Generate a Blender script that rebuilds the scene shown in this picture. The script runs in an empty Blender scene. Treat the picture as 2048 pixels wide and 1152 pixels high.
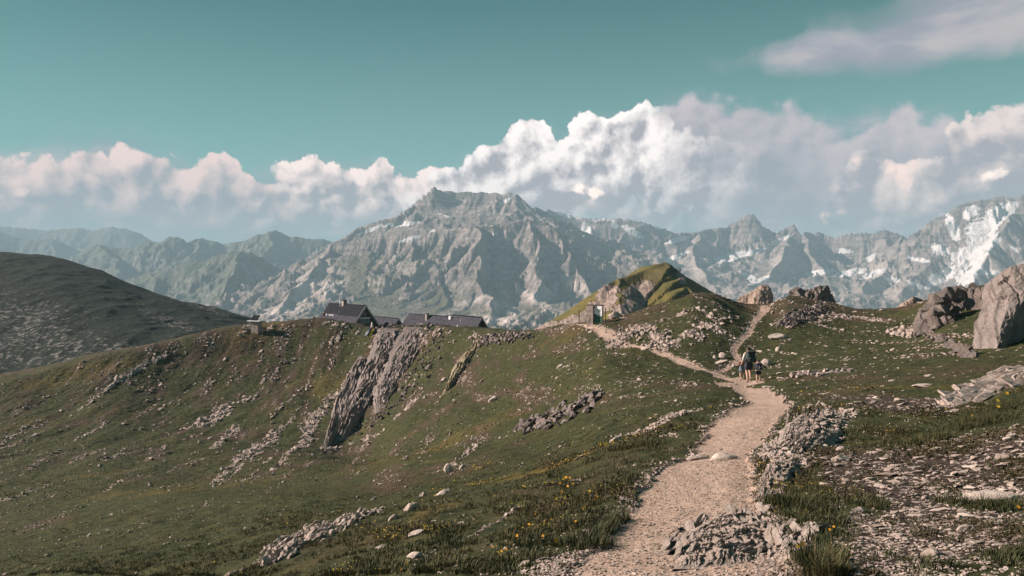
import bpy, bmesh, math, random
import numpy as np
from mathutils import Vector, Matrix, Euler

SC = bpy.context.scene
COL = SC.collection
R = math.radians

# ------------------------------------------------------------------ camera
F = 1577.0            # focal length in pixels of the 2048 px wide frame
CX, CY, VH = 1024.0, 576.0, 540.0
PITCH = math.atan((VH - CY) / F)
EYE = np.array([0.0, 0.0, 1.65])
cam_d = bpy.data.cameras.new("camera")
cam_d.sensor_width = 36.0
cam_d.lens = 36.0 * F / 2048.0
cam_d.clip_start = 0.1
cam_d.clip_end = 60000.0
cam = bpy.data.objects.new("camera", cam_d)
cam.location = EYE
cam.rotation_euler = (math.pi / 2 + PITCH, 0, 0)
COL.objects.link(cam)
SC.camera = cam
CP, SP = math.cos(PITCH), math.sin(PITCH)


def P(u, v, y):
    """world point seen at photo pixel (u, v) that lies y metres ahead"""
    a = (np.asarray(u, float) - CX) / F
    b = -(np.asarray(v, float) - CY) / F
    dy = CP - b * SP
    dz = SP + b * CP
    y = np.asarray(y, float)
    return np.stack([a / dy * y, y + 0 * a, dz / dy * y + EYE[2]], -1)


def px(x, y, z):
    """photo pixel of a world point"""
    z = z - EYE[2]
    w = y * CP + z * SP
    return CX + F * x / w, CY - F * (-y * SP + z * CP) / w


# ------------------------------------------------------------------ sun, sky
SUN = np.array([-0.87, 0.10, 0.46])
SUN = SUN / np.linalg.norm(SUN)
SUN_EL = math.asin(SUN[2])
SUN_AZ = math.atan2(SUN[0], SUN[1])
sun_d = bpy.data.lights.new("sun", 'SUN')
sun_d.energy = 5.0
sun_d.angle = R(0.55)
sun_d.color = (1.0, 0.82, 0.72)
sun = bpy.data.objects.new("sun", sun_d)
sun.rotation_euler = Vector(SUN).to_track_quat('Z', 'Y').to_euler()
sun.location = (-60, -10, 80)
COL.objects.link(sun)

vs = SC.view_settings
vs.view_transform = 'Standard'
vs.look = 'None'
vs.exposure = 1.05
vs.gamma = 1.0
vs.use_curve_mapping = False
SC.cycles.volume_bounces = 0
SC.cycles.max_bounces = 4
SC.cycles.diffuse_bounces = 2
SC.cycles.glossy_bounces = 2
SC.cycles.use_denoising = True


class NT:
    """small helper that writes node maths"""

    def __init__(self, tree):
        self.t = tree
        self.n = tree.nodes
        self.l = tree.links

    def node(self, kind, **kw):
        nd = self.n.new(kind)
        for k, val in kw.items():
            setattr(nd, k, val)
        return nd

    def put(self, sock, val):
        if val is None:
            return
        if hasattr(val, 'is_linked') or isinstance(val, bpy.types.NodeSocket):
            self.l.new(val, sock)
        elif sock.type == 'RGBA' and isinstance(val, (tuple, list)) and len(val) == 3:
            sock.default_value = (*val, 1.0)
        else:
            sock.default_value = val

    def m(self, op, a, b=None, c=None, clamp=False):
        nd = self.node('ShaderNodeMath', operation=op, use_clamp=clamp)
        self.put(nd.inputs[0], a)
        self.put(nd.inputs[1], b)
        self.put(nd.inputs[2], c)
        return nd.outputs[0]

    def vm(self, op, a, b=None, out=0):
        nd = self.node('ShaderNodeVectorMath', operation=op)
        self.put(nd.inputs[0], a)
        if op == 'SCALE':
            self.put(nd.inputs[3], b)
        else:
            self.put(nd.inputs[1], b)
        return nd.outputs[out]

    def mr(self, x, a, b, c=0.0, d=1.0, smooth=True):
        nd = self.node('ShaderNodeMapRange', interpolation_type='SMOOTHSTEP' if smooth else 'LINEAR')
        self.put(nd.inputs[0], x)
        for i, q in enumerate((a, b, c, d)):
            self.put(nd.inputs[i + 1], q)
        return nd.outputs[0]

    def mix(self, f, a, b, mode='MIX'):
        nd = self.node('ShaderNodeMix', data_type='RGBA', blend_type=mode)
        self.put(nd.inputs[0], f)
        self.put(nd.inputs[6], a)
        self.put(nd.inputs[7], b)
        return nd.outputs[2]

    def noise(self, vec, scale, detail=6.0, rough=0.55, dim='3D', dist=0.0, out=0, lac=2.0, kind=None):
        nd = self.node('ShaderNodeTexNoise', noise_dimensions=dim)
        if kind:
            nd.noise_type = kind
        self.put(nd.inputs['W' if dim == '1D' else 'Vector'], vec)
        nd.inputs['Scale'].default_value = scale
        nd.inputs['Detail'].default_value = detail
        nd.inputs['Roughness'].default_value = rough
        nd.inputs['Lacunarity'].default_value = lac
        nd.inputs['Distortion'].default_value = dist
        return nd.outputs[out]

    def voro(self, vec, scale, feature='F1', detail=0.0, out=0, dim='3D', rough=0.5, smooth=0.5, rnd=1.0):
        nd = self.node('ShaderNodeTexVoronoi', voronoi_dimensions=dim, feature=feature)
        self.put(nd.inputs['Vector'], vec)
        nd.inputs['Scale'].default_value = scale
        if 'Detail' in nd.inputs:
            nd.inputs['Detail'].default_value = detail
            nd.inputs['Roughness'].default_value = rough
        if feature == 'SMOOTH_F1':
            nd.inputs['Smoothness'].default_value = smooth
        nd.inputs['Randomness'].default_value = rnd
        return nd.outputs[out]

    def ramp(self, x, stops, interp='LINEAR'):
        nd = self.node('ShaderNodeValToRGB')
        cr = nd.color_ramp
        cr.interpolation = interp
        while len(cr.elements) < len(stops):
            cr.elements.new(0.5)
        for e, (p, c) in zip(cr.elements, stops):
            e.position = p
            e.color = (*c, 1.0) if len(c) == 3 else c
        self.put(nd.inputs[0], x)
        return nd.outputs[0]

    def xyz(self, x, y, z):
        nd = self.node('ShaderNodeCombineXYZ')
        self.put(nd.inputs[0], x)
        self.put(nd.inputs[1], y)
        self.put(nd.inputs[2], z)
        return nd.outputs[0]

    def sep(self, v):
        nd = self.node('ShaderNodeSeparateXYZ')
        self.put(nd.inputs[0], v)
        return nd.outputs

    def curve(self, x, pts):
        """function through pts (x and y both 0..1)"""
        nd = self.node('ShaderNodeFloatCurve')
        cv = nd.mapping.curves[0]
        pts = sorted(pts)
        while len(cv.points) < len(pts):
            cv.points.new(0.5, 0.5)
        for p, (a, b) in zip(cv.points, pts):
            p.location = (a, b)
            p.handle_type = 'VECTOR'
        nd.mapping.update()
        self.put(nd.inputs['Value'], x)
        return nd.outputs[0]


SKY_STRENGTH = 0.06
world = bpy.data.worlds.new("World")
SC.world = world
world.use_nodes = True
world.cycles.sampling_method = 'MANUAL'
world.cycles.sample_map_resolution = 512


def build_sky():
    t = NT(world.node_tree)
    t.n.clear()
    K = 1.0 / SKY_STRENGTH / 2 ** 1.05
    sky = t.node('ShaderNodeTexSky', sky_type='NISHITA')
    sky.sun_disc = False
    sky.sun_elevation = SUN_EL
    sky.sun_rotation = SUN_AZ
    sky.altitude = 2500
    sky.air_density = 1.0
    sky.dust_density = 1.2

    def c(r, g, b):
        return (r * K, g * K, b * K)

    base = t.mix(1.0, sky.outputs[0], (0.22, 0.85, 0.52), 'MULTIPLY')
    tc = t.node('ShaderNodeTexCoord').outputs['Generated']
    d = t.vm('NORMALIZE', tc)
    X, Y, Z = t.sep(d)
    az = t.m('ARCTAN2', X, Y)
    el = t.m('DIVIDE', Z, t.m('MAXIMUM', t.m('SQRT', t.m('ADD', t.m('MULTIPLY', X, X), t.m('MULTIPLY', Y, Y))), 0.02))
    A0 = R(42)
    # front third of the sky is drawn once and repeated mirrored all round
    q = t.m('PINGPONG', t.m('DIVIDE', t.m('ADD', az, A0), 2 * A0), 1.0)

    def A(u):
        return (math.atan((u - CX) / F) + A0) / (2 * A0)

    def E(u, v):
        return (VH - v) / F * math.cos(math.atan((u - CX) / F))

    EM = 0.6

    def top(pts):
        pts = [(-200, pts[0][1])] + pts + [(2260, pts[-1][1])]
        return t.m('MULTIPLY', t.curve(q, [(A(u), max(0, E(u, v)) / EM) for u, v in pts]), EM)

    pos = t.xyz(t.m('MULTIPLY', q, 2 * A0), el, 0.0)
    warp = t.vm('SCALE', t.vm('SUBTRACT', t.noise(pos, 7.0, 4, 0.55, '2D', out=1), (0.5, 0.5, 0.5)), 0.030)
    posw = t.vm('ADD', pos, warp)
    # billows: inverted cell distance at several sizes
    def billow(p):
        a = t.m('SUBTRACT', 1.0, t.voro(p, 19.0, 'SMOOTH_F1', 5.0, 0, '2D', 0.54, 0.30))
        return a
    b0 = billow(posw)
    off = t.vm('ADD', posw, (-0.009, 0.007, 0.0))
    big0 = t.m('SUBTRACT', 1.0, t.voro(posw, 13.0, 'SMOOTH_F1', 1.0, 0, '2D', 0.45, 0.7))
    big1 = t.m('SUBTRACT', 1.0, t.voro(t.vm('ADD', posw, (-0.016, 0.014, 0.0)), 13.0, 'SMOOTH_F1', 1.0, 0, '2D', 0.45, 0.7))
    b1 = billow(off)
    lit0 = t.m('ADD', t.m('MULTIPLY', t.m('SUBTRACT', b0, b1), 0.62), t.m('MULTIPLY', t.m('SUBTRACT', big0, big1), 0.60))                      # faces turned to the sun
    soft = t.noise(posw, 9.0, 6, 0.55, '2D')
    soft2 = t.noise(t.vm('MULTIPLY', posw, (0.6, 1.5, 1.0)), 12.0, 7, 0.6, '2D')
    fine = t.noise(posw, 40.0, 5, 0.6, '2D')

    lowsky = t.mix(t.mr(el, 0.05, 0.40), c(0.26, 0.48, 0.485), c(0.030, 0.138, 0.142))
    base = t.mix(t.mr(el, 0.40, 0.9), t.mix(0.72, base, lowsky), base)
    col = base
    # thin lilac veil of far cloud low over the ranges
    tv = top([(0, 250), (150, 270), (380, 285), (470, 330), (560, 300), (780, 300), (860, 320), (1000, 300), (1200, 230), (1400, 190), (1650, 200), (1900, 215), (2048, 215)])
    dv = t.m('SUBTRACT', t.m('ADD', tv, t.m('MULTIPLY', t.m('SUBTRACT', soft, 0.5), 0.10)), el)
    av = t.m('MULTIPLY', t.mr(dv, -0.004, 0.05), t.mr(soft2, 0.36, 0.52, 0.50, 0.97))
    vcol = t.mix(t.mr(soft2, 0.40, 0.66), c(0.30, 0.38, 0.44), c(0.64, 0.55, 0.57))
    col = t.mix(av, col, vcol)

    def bank(tops, thick, amp, edge, light, shade, gain, fade0, fade1, am=1.0, win=None):
        """a cumulus bank under a top line: bright crown, grey base that melts away"""
        nonlocal col
        tp = top(tops)
        h = t.m('ADD', t.m('MULTIPLY', t.m('SUBTRACT', b0, 0.52), amp), t.m('MULTIPLY', t.m('SUBTRACT', fine, 0.5), amp * 0.35))
        dd = t.m('SUBTRACT', t.m('ADD', tp, h), el)
        a = t.m('MULTIPLY', t.mr(dd, 0.0, edge), t.mr(t.m('ADD', dd, t.m('MULTIPLY', t.m('SUBTRACT', soft, 0.5), thick * 0.9)), fade0 * thick, fade1 * thick, 1.0, 0.0))
        a = t.m('MULTIPLY', a, am)
        if win:
            qn = t.m('ADD', q, t.m('ADD', t.m('MULTIPLY', t.m('SUBTRACT', soft, 0.5), 0.10), t.m('MULTIPLY', t.m('SUBTRACT', b0, 0.52), 0.05)))
            if win[0] is not None:
                a = t.m('MULTIPLY', a, t.mr(qn, A(win[0]), A(win[1])))
            if win[2] is not None:
                a = t.m('MULTIPLY', a, t.mr(qn, A(win[2]), A(win[3]), 1.0, 0.0))
        body = t.mr(t.m('ADD', dd, t.m('MULTIPLY', t.m('SUBTRACT', soft2, 0.5), thick * 0.8)), 0.0, thick * 0.75, 1.0, 0.0)
        lit = t.m('ADD', t.m('MULTIPLY', lit0, gain * 0.85), t.m('ADD', t.m('MULTIPLY', body, 0.95), t.m('ADD', t.m('MULTIPLY', t.m('SUBTRACT', soft, 0.5), 0.7), t.m('MULTIPLY', t.m('SUBTRACT', fine, 0.5), 0.25))))
        lit = t.mr(lit, -0.15, 1.25, smooth=False)
        cc = t.mix(lit, shade, light)
        col = t.mix(a, col, cc)

    # left bank, soft grey bank on the right, middle bank, great bank, right bank
    bank([(0, 302), (60, 290), (120, 298), (170, 292), (195, 272), (240, 262), (275, 286), (330, 302), (390, 306), (420, 280), (450, 282), (480, 310), (600, 330), (1000, 350)],
         0.085, 0.030, 0.007, c(1.08, 0.82, 0.76), c(0.37, 0.39, 0.44), 3.2, 0.45, 1.25, 1.0, (None, None, 440, 540))
    bank([(1200, 240), (1310, 215), (1350, 186), (1385, 168), (1420, 180), (1500, 172), (1540, 184), (1590, 188), (1625, 215), (1680, 240), (1720, 230), (1760, 205), (1785, 172), (1815, 176), (1830, 215), (1890, 212), (1920, 230), (2048, 225)],
         0.15, 0.030, 0.020, c(0.68, 0.59, 0.62), c(0.36, 0.37, 0.43), 2.2, 0.55, 1.35, 0.95, (1200, 1340, None, None))
    bank([(380, 380), (440, 372), (480, 345), (530, 310), (575, 294), (600, 314), (640, 292), (690, 304), (735, 322), (768, 296), (786, 332), (850, 326), (890, 322), (960, 330), (1060, 340)],
         0.080, 0.028, 0.005, c(1.34, 1.08, 1.00), c(0.41, 0.40, 0.44), 4.0, 0.55, 1.3, 1.0, (430, 520, 900, 1100))
    bank([(740, 400), (830, 362), (880, 330), (930, 308), (955, 284), (990, 270), (1012, 236), (1045, 210), (1085, 206), (1102, 232), (1126, 254), (1148, 226), (1178, 202), (1215, 212), (1250, 208), (1285, 192), (1318, 202), (1345, 226), (1420, 250), (1600, 280)],
         0.15, 0.030, 0.005, c(1.36, 1.22, 1.16), c(0.44, 0.41, 0.46), 4.0, 0.55, 1.2, 1.0, (760, 860, 1270, 1430))
    bank([(1560, 380), (1635, 352), (1665, 335), (1705, 300), (1730, 292), (1790, 305), (1840, 300), (1880, 270), (1912, 226), (1950, 200), (2000, 184), (2048, 196)],
         0.10, 0.028, 0.006, c(1.05, 0.86, 0.80), c(0.42, 0.40, 0.45), 3.4, 0.7, 1.5, 0.96, (1600, 1720, None, None))

    # single puffs: centre u, v, half width, half height in the photo, strength, warmth
    def puff(u, v, w, h, st, light, shade, am=1.0):
        nonlocal col
        ca, ce = math.atan((u - CX) / F) + A0, E(u, v)
        k = math.cos(math.atan((u - CX) / F))
        rel = t.vm('MULTIPLY', t.vm('SUBTRACT', posw, (ca, ce, 0.0)), (F / w / (k * k) * 1.0, F / h / k, 0.0))
        r = t.vm('LENGTH', rel, out=1)
        dd = t.m('ADD', t.m('SUBTRACT', 1.0, r), t.m('ADD', t.m('MULTIPLY', t.m('SUBTRACT', b0, 0.52), 1.5), t.m('MULTIPLY', t.m('SUBTRACT', soft, 0.5), 1.6)))
        a = t.m('MULTIPLY', t.mr(dd, 0.05, st), am)
        yy = t.sep(rel)
        lit = t.m('ADD', t.m('ADD', t.m('MULTIPLY', lit0, 3.4), 0.72), t.m('SUBTRACT', t.m('MULTIPLY', yy[1], 0.38), t.m('MULTIPLY', yy[0], 0.22)))
        col = t.mix(a, col, t.mix(t.mr(lit, 0.0, 1.0), shade, light))

    warm, warm2 = c(1.50, 1.06, 0.92), c(1.85, 1.45, 1.26)
    lil, lil2 = c(0.46, 0.46, 0.52), c(0.56, 0.52, 0.56)
    for u, v, w, h, st, L, S, am in (
            (45, 388, 55, 26, 0.9, warm, lil2, 0.75), (250, 385, 40, 34, 0.8, warm, lil2, 0.85), (180, 395, 46, 26, 0.9, warm, lil2, 0.7),
            (380, 358, 42, 32, 0.8, warm, lil2, 0.8), (610, 445, 34, 12, 0.9, warm, lil2, 0.8), (425, 435, 26, 12, 0.9, warm, lil2, 0.5),
            (340, 430, 60, 20, 1.2, lil2, lil, 0.5),
            (1450, 330, 190, 55, 1.2, lil2, lil, 0.85), (1640, 300, 150, 60, 1.2, lil2, lil, 0.7),
            (1155, 380, 52, 32, 0.6, warm2, lil2, 0.95), (1275, 330, 42, 25, 0.8, lil2, lil, 0.8), (1400, 395, 76, 40, 0.6, warm2, lil2, 0.95),
            (1480, 330, 26, 16, 0.8, warm2, lil2, 0.7), (1420, 260, 40, 18, 0.9, warm2, lil2, 0.6), (1520, 370, 50, 26, 0.9, warm2, lil2, 0.7),
            (1545, 440, 34, 14, 0.9, warm2, lil2, 0.7), (1660, 440, 80, 34, 0.7, warm, lil2, 0.9), (1780, 345, 110, 40, 0.8, warm, lil2, 0.85),
            (1980, 350, 90, 34, 0.7, warm2, lil2, 0.9), (1880, 435, 60, 26, 0.9, warm, lil2, 0.7), (1770, 425, 46, 22, 1.0, lil, lil, 0.7)):
        puff(u, v, w, h, st, L, S, am)
    # flat high cloud, top right
    for u, v, w, h, am in ((1890, 82, 330, 50, 0.95), (2010, 24, 280, 80, 0.9), (1700, 90, 170, 32, 0.85)):
        ca, ce = math.atan((u - CX) / F) + A0, E(u, v)
        rel = t.vm('MULTIPLY', t.vm('SUBTRACT', posw, (ca, ce, 0.0)), (F / w * 0.95, F / h * 0.9, 0.0))
        r = t.vm('LENGTH', rel, out=1)
        dd = t.m('ADD', t.m('SUBTRACT', 1.0, r), t.m('MULTIPLY', t.m('SUBTRACT', soft, 0.5), 1.2))
        a = t.m('MULTIPLY', t.mr(dd, -0.1, 0.65), am)
        col = t.mix(a, col, t.mix(t.mr(soft2, 0.35, 0.65), c(0.34, 0.35, 0.42), c(0.56, 0.51, 0.53)))
    bg = t.node('ShaderNodeBackground')
    bg.inputs[1].default_value = SKY_STRENGTH
    t.l.new(col, bg.inputs[0])
    out = t.node('ShaderNodeOutputWorld')
    t.l.new(bg.outputs[0], out.inputs[0])


build_sky()

# ------------------------------------------------------------------ noise
_rng = np.random.RandomState(7)
_PERM = _rng.permutation(4096).astype(np.int64)
_ang = _rng.rand(4096) * 2 * np.pi
_GX, _GY = np.cos(_ang), np.sin(_ang)


def pn(x, y, seed=0):
    xi = np.floor(x).astype(np.int64)
    yi = np.floor(y).astype(np.int64)
    xf = x - xi
    yf = y - yi
    sx = xf * xf * xf * (xf * (xf * 6 - 15) + 10)
    sy = yf * yf * yf * (yf * (yf * 6 - 15) + 10)

    def g(ix, iy, dx, dy):
        h = _PERM[(_PERM[(ix + seed * 131) & 4095] + iy) & 4095]
        return _GX[h] * dx + _GY[h] * dy
    a = g(xi, yi, xf, yf)
    b = g(xi + 1, yi, xf - 1, yf)
    c_ = g(xi, yi + 1, xf, yf - 1)
    d = g(xi + 1, yi + 1, xf - 1, yf - 1)
    return ((a + (b - a) * sx) * (1 - sy) + (c_ + (d - c_) * sx) * sy) * 1.5


def fbm(x, y, o=5, seed=0, gain=0.5, lac=2.03):
    s, a, n = 0.0, 1.0, 0.0
    for i in range(o):
        s = s + a * pn(x, y, seed + i)
        n += a
        a *= gain
        x = x * lac + 17.3
        y = y * lac - 9.1
    return s / n


def ridged(x, y, o=5, seed=0, gain=0.5, lac=2.05):
    s, a, n, w = 0.0, 1.0, 0.0, 1.0
    for i in range(o):
        r = 1.0 - np.abs(pn(x, y, seed + i)) * 1.35
        r = np.clip(r, 0, 1) ** 2 * w
        w = np.clip(r * 1.6, 0, 1)
        s = s + a * r
        n += a
        a *= gain
        x = x * lac + 5.7
        y = y * lac + 3.3
    return s / n


def sstep(a, b, x):
    t_ = np.clip((x - a) / (b - a), 0, 1)
    return t_ * t_ * (3 - 2 * t_)


def pchip(xk, yk, x):
    """monotone cubic through the knots"""
    xk = np.asarray(xk, float)
    yk = np.asarray(yk, float)
    h = np.diff(xk)
    dl = np.diff(yk) / h
    m = np.zeros_like(yk)
    m[0], m[-1] = dl[0], dl[-1]
    for i in range(1, len(xk) - 1):
        if dl[i - 1] * dl[i] > 0:
            w1, w2 = 2 * h[i] + h[i - 1], h[i] + 2 * h[i - 1]
            m[i] = (w1 + w2) / (w1 / dl[i - 1] + w2 / dl[i])
    x = np.clip(x, xk[0], xk[-1])
    k = np.clip(np.searchsorted(xk, x, side='right') - 1, 0, len(xk) - 2)
    t_ = (x - xk[k]) / h[k]
    t2, t3 = t_ * t_, t_ ** 3
    return (2 * t3 - 3 * t2 + 1) * yk[k] + (t3 - 2 * t2 + t_) * h[k] * m[k] + (-2 * t3 + 3 * t2) * yk[k + 1] + (t3 - t2) * h[k] * m[k + 1]


# ------------------------------------------------------------------ mesh helpers
def tag(o, label=None, cat=None, group=None, kind=None):
    if label:
        o['label'] = label
    if cat:
        o['category'] = cat
    if group:
        o['group'] = group
    if kind:
        o['kind'] = kind
    return o


def link(o, parent=None):
    COL.objects.link(o)
    if parent is not None:
        o.parent = parent
    return o


def mesh_np(name, co, faces, mat=None, attrs=None, smooth=True, mats=None, midx=None):
    """mesh from numpy arrays; faces (n,3) or (n,4)"""
    me = bpy.data.meshes.new(name)
    co = np.ascontiguousarray(co, np.float32).reshape(-1, 3)
    faces = np.ascontiguousarray(faces, np.int32)
    nf, k = faces.shape
    me.vertices.add(len(co))
    me.vertices.foreach_set('co', co.ravel())
    me.loops.add(nf * k)
    me.loops.foreach_set('vertex_index', faces.ravel())
    me.polygons.add(nf)
    me.polygons.foreach_set('loop_start', np.arange(0, nf * k, k, dtype=np.int32))
    me.polygons.foreach_set('loop_total', np.full(nf, k, np.int32))
    me.polygons.foreach_set('use_smooth', np.full(nf, smooth, bool))
    for m_ in (mats or ([mat] if mat else [])):
        me.materials.append(m_)
    if midx is not None:
        me.polygons.foreach_set('material_index', np.ascontiguousarray(midx, np.int32))
    for k_, val in (attrs or {}).items():
        val = np.asarray(val, np.float32)
        if val.ndim == 1:
            at = me.attributes.new(k_, 'FLOAT', 'POINT')
            at.data.foreach_set('value', np.ascontiguousarray(val))
        else:
            at = me.attributes.new(k_, 'FLOAT_COLOR', 'POINT')
            full = np.ones((len(val), 4), np.float32)
            full[:, :3] = val
            at.data.foreach_set('color', full.ravel())
    me.update(calc_edges=True)
    return me


def grid_faces(nr, nc, mask=None):
    i = np.arange(nr * nc).reshape(nr, nc)
    f = np.stack([i[:-1, :-1], i[:-1, 1:], i[1:, 1:], i[1:, :-1]], -1).reshape(-1, 4)
    return f


def new_mat(name):
    m = bpy.data.materials.new(name)
    m.use_nodes = True
    t = NT(m.node_tree)
    t.n.clear()
    out = t.node('ShaderNodeOutputMaterial')
    b = t.node('ShaderNodeBsdfPrincipled')
    t.l.new(b.outputs[0], out.inputs[0])
    b.inputs['Roughness'].default_value = 0.9
    b.inputs['Specular IOR Level'].default_value = 0.2
    t.bsdf = b
    t.out = out
    return m, t


def bump(t, h, strength, dist):
    nd = t.node('ShaderNodeBump')
    nd.inputs['Strength'].default_value = strength
    nd.inputs['Distance'].default_value = dist
    t.put(nd.inputs['Height'], h)
    return nd.outputs[0]


def attr(t, name, out='Fac'):
    nd = t.node('ShaderNodeAttribute', attribute_name=name)
    return nd.outputs[out]


def plain_mat(name, rgb, rough=0.8, var=0.12, scale=6.0, metal=0.0, spec=0.25, bmp=0.0):
    m, t = new_mat(name)
    pos = t.node('ShaderNodeTexCoord').outputs['Object']
    n1 = t.noise(pos, scale, 5, 0.6)
    lo = tuple(c_ * (1 - var) for c_ in rgb)
    hi = tuple(min(1, c_ * (1 + var)) for c_ in rgb)
    t.put(t.bsdf.inputs['Base Color'], t.mix(t.mr(n1, 0.3, 0.7), lo, hi))
    t.bsdf.inputs['Roughness'].default_value = rough
    t.bsdf.inputs['Metallic'].default_value = metal
    t.bsdf.inputs['Specular IOR Level'].default_value = spec
    if bmp:
        t.put(t.bsdf.inputs['Normal'], bump(t, n1, 0.6, bmp))
    return m

# ------------------------------------------------------------------ far mountains
def seg_tent(x, y, lines):
    """height of a range made of ridge lines: each line is a polyline of world points with side slopes"""
    best = np.full(x.shape, -1e9)
    near = np.full(x.shape, 1e9)
    for ln in lines:
        pts = ln['p']
        if len(pts) < 8:                       # spurs wander as they come down
            fine = [pts[0]]
            sdw = ln.get('seed', 1)
            for q_, (a, b) in enumerate(zip(pts[:-1], pts[1:])):
                L_ = math.hypot(*(b - a)[:2])
                nrm_ = np.array([-(b - a)[1], (b - a)[0], 0]) / L_
                for f_ in (0.25, 0.5, 0.75):
                    k_ = q_ + f_
                    off_ = float(pn(np.array([k_ * 1.7 + sdw * 3.1]), np.array([0.5]), sdw)[0]) * 0.16 * L_
                    dz_ = float(pn(np.array([k_ * 2.3 + sdw * 1.3]), np.array([4.5]), sdw)[0]) * 0.10 * L_
                    fine.append(a + (b - a) * f_ + nrm_ * off_ + np.array([0, 0, dz_]))
                fine.append(b)
            pts = fine
        s0 = 0.0
        ko, ki = ln.get('k', (1.1, 0.55))
        L = ln.get('L', 160.0)
        rib = ln.get('rib', 0.28)
        lam = ln.get('lam', 70.0) * 1.5
        sd = ln.get('seed', 1)
        asym = ln.get('asym', 1.0)
        bd = np.full(x.shape, 1e18)
        bz = np.zeros(x.shape)
        bs = np.zeros(x.shape)
        bside = np.zeros(x.shape)
        bh = np.full(x.shape, -1e9)
        for a, b in zip(pts[:-1], pts[1:]):
            d = b[:2] - a[:2]
            l2 = float(d @ d)
            l_ = math.sqrt(l2)
            tt = np.clip(((x - a[0]) * d[0] + (y - a[1]) * d[1]) / l2, 0, 1)
            dx = x - (a[0] + tt * d[0])
            dy = y - (a[1] + tt * d[1])
            dist = np.sqrt(dx * dx + dy * dy)
            zz = a[2] + tt * (b[2] - a[2])
            h = zz - 0.8 * dist
            up = h > bh
            bh = np.where(up, h, bh)
            bd = np.where(up, dist, bd)
            bz = np.where(up, zz, bz)
            bs = np.where(up, s0 + tt * l_, bs)
            bside = np.where(up, np.sign(d[0] * dy - d[1] * dx), bside)
            s0 += l_
        w = ridged(bs / lam + 0.25 * fbm(x / 90, y / 90, 3, sd + 40), bd / (lam * 7) + bside * 7.7, 4, sd)
        w2 = ridged(bs / (lam * 0.27) + 0.3 * fbm(x / 40, y / 40, 3, sd + 60), bd / (lam * 2.2) + bside * 3.1, 4, sd + 61)
        dd = bd * (1.0 + rib * (0.55 - w) * 2.0 + 0.30 * rib * (0.5 - w2) * 2.0)
        sk = np.where(bside > 0, asym, 1.0)
        k1, kj = ko * sk, ki * sk
        drop = kj * dd + np.maximum(k1 - kj, 0.02) * L * (1 - np.exp(-dd / L))
        lim = ln.get('lim')
        if lim:
            drop = drop + np.maximum(bd - lim[0], 0) * lim[1]
        hh = bz - drop
        near = np.where(hh > best, bd, near)
        best = np.maximum(best, hh)
    return best, near




def PL(*uvy):
    return [P(u, v, y) for u, v, y in uvy]


def blobs(U, V, lst):
    """soft patches: centre, half axes and tilt, returns 0..1"""
    out = np.zeros(U.shape)
    for u, v, a, b, ang in lst:
        c_, s_ = math.cos(R(ang)), math.sin(R(ang))
        du, dv = U - u, V - v
        p = (du * c_ + dv * s_) / a
        q = (-du * s_ + dv * c_) / b
        out = np.maximum(out, np.clip(1.45 - np.sqrt(p * p + q * q), 0, 1))
    return out


def mountain(name, u0, u1, nc, y0, y1, nr, lines, base, rough, mat, attrs=None, lam=260.0, power=1.0, seed=11, calm=None):
    us = np.linspace(u0, u1, nc)
    ys = y0 * (y1 / y0) ** (np.linspace(0, 1, nr) ** power)
    U, Y = np.meshgrid(us, ys)
    X = (U - CX) / F * Y / CP
    wx = X + 14 * fbm(X / 150, Y / 150, 4, seed + 70)
    wy = Y + 22 * fbm(X / 150 + 9, Y / 150, 4, seed + 80)
    Z, near = seg_tent(wx, wy, lines)
    B = base(U, Y, X)
    Z = np.maximum(Z, B) + 8.0 * np.exp(-np.abs(Z - B) / 14.0)
    r = ridged(X / lam, Y / lam, 6, seed, 0.52) - 0.45
    r2 = fbm(X / 42, Y / 42, 5, seed + 5, 0.55) + 0.9 * (ridged(X / 75, Y / 110, 5, seed + 15, 0.55) - 0.45)
    amt = sstep(-70, 60, Z - B + 25)
    cf = 1.0
    if calm:                                   # broad faces that are smoother than the broken ribs
        pu, pv = px(X, Y, Z)
        cf = 1.0 - 0.85 * np.clip(blobs(pu, pv, calm), 0, 1)
    crest = 0.10 + 0.90 * sstep(0, 150, near)
    Z = Z + rough * cf * (r * amt * crest + r2 * 0.36 * (0.3 + 0.7 * amt) * (0.35 + 0.65 * crest))
    co = np.stack([X, Y, Z], -1)
    at = {}
    if attrs:
        at = attrs(U, Y, X, Z)
    at = {k: v_.ravel() for k, v_ in at.items()}
    me = mesh_np(name, co, grid_faces(nr, nc), mat, at)
    o = link(bpy.data.objects.new(name, me))
    o['kind'] = 'structure'
    return o, U, Y, X, Z


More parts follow.
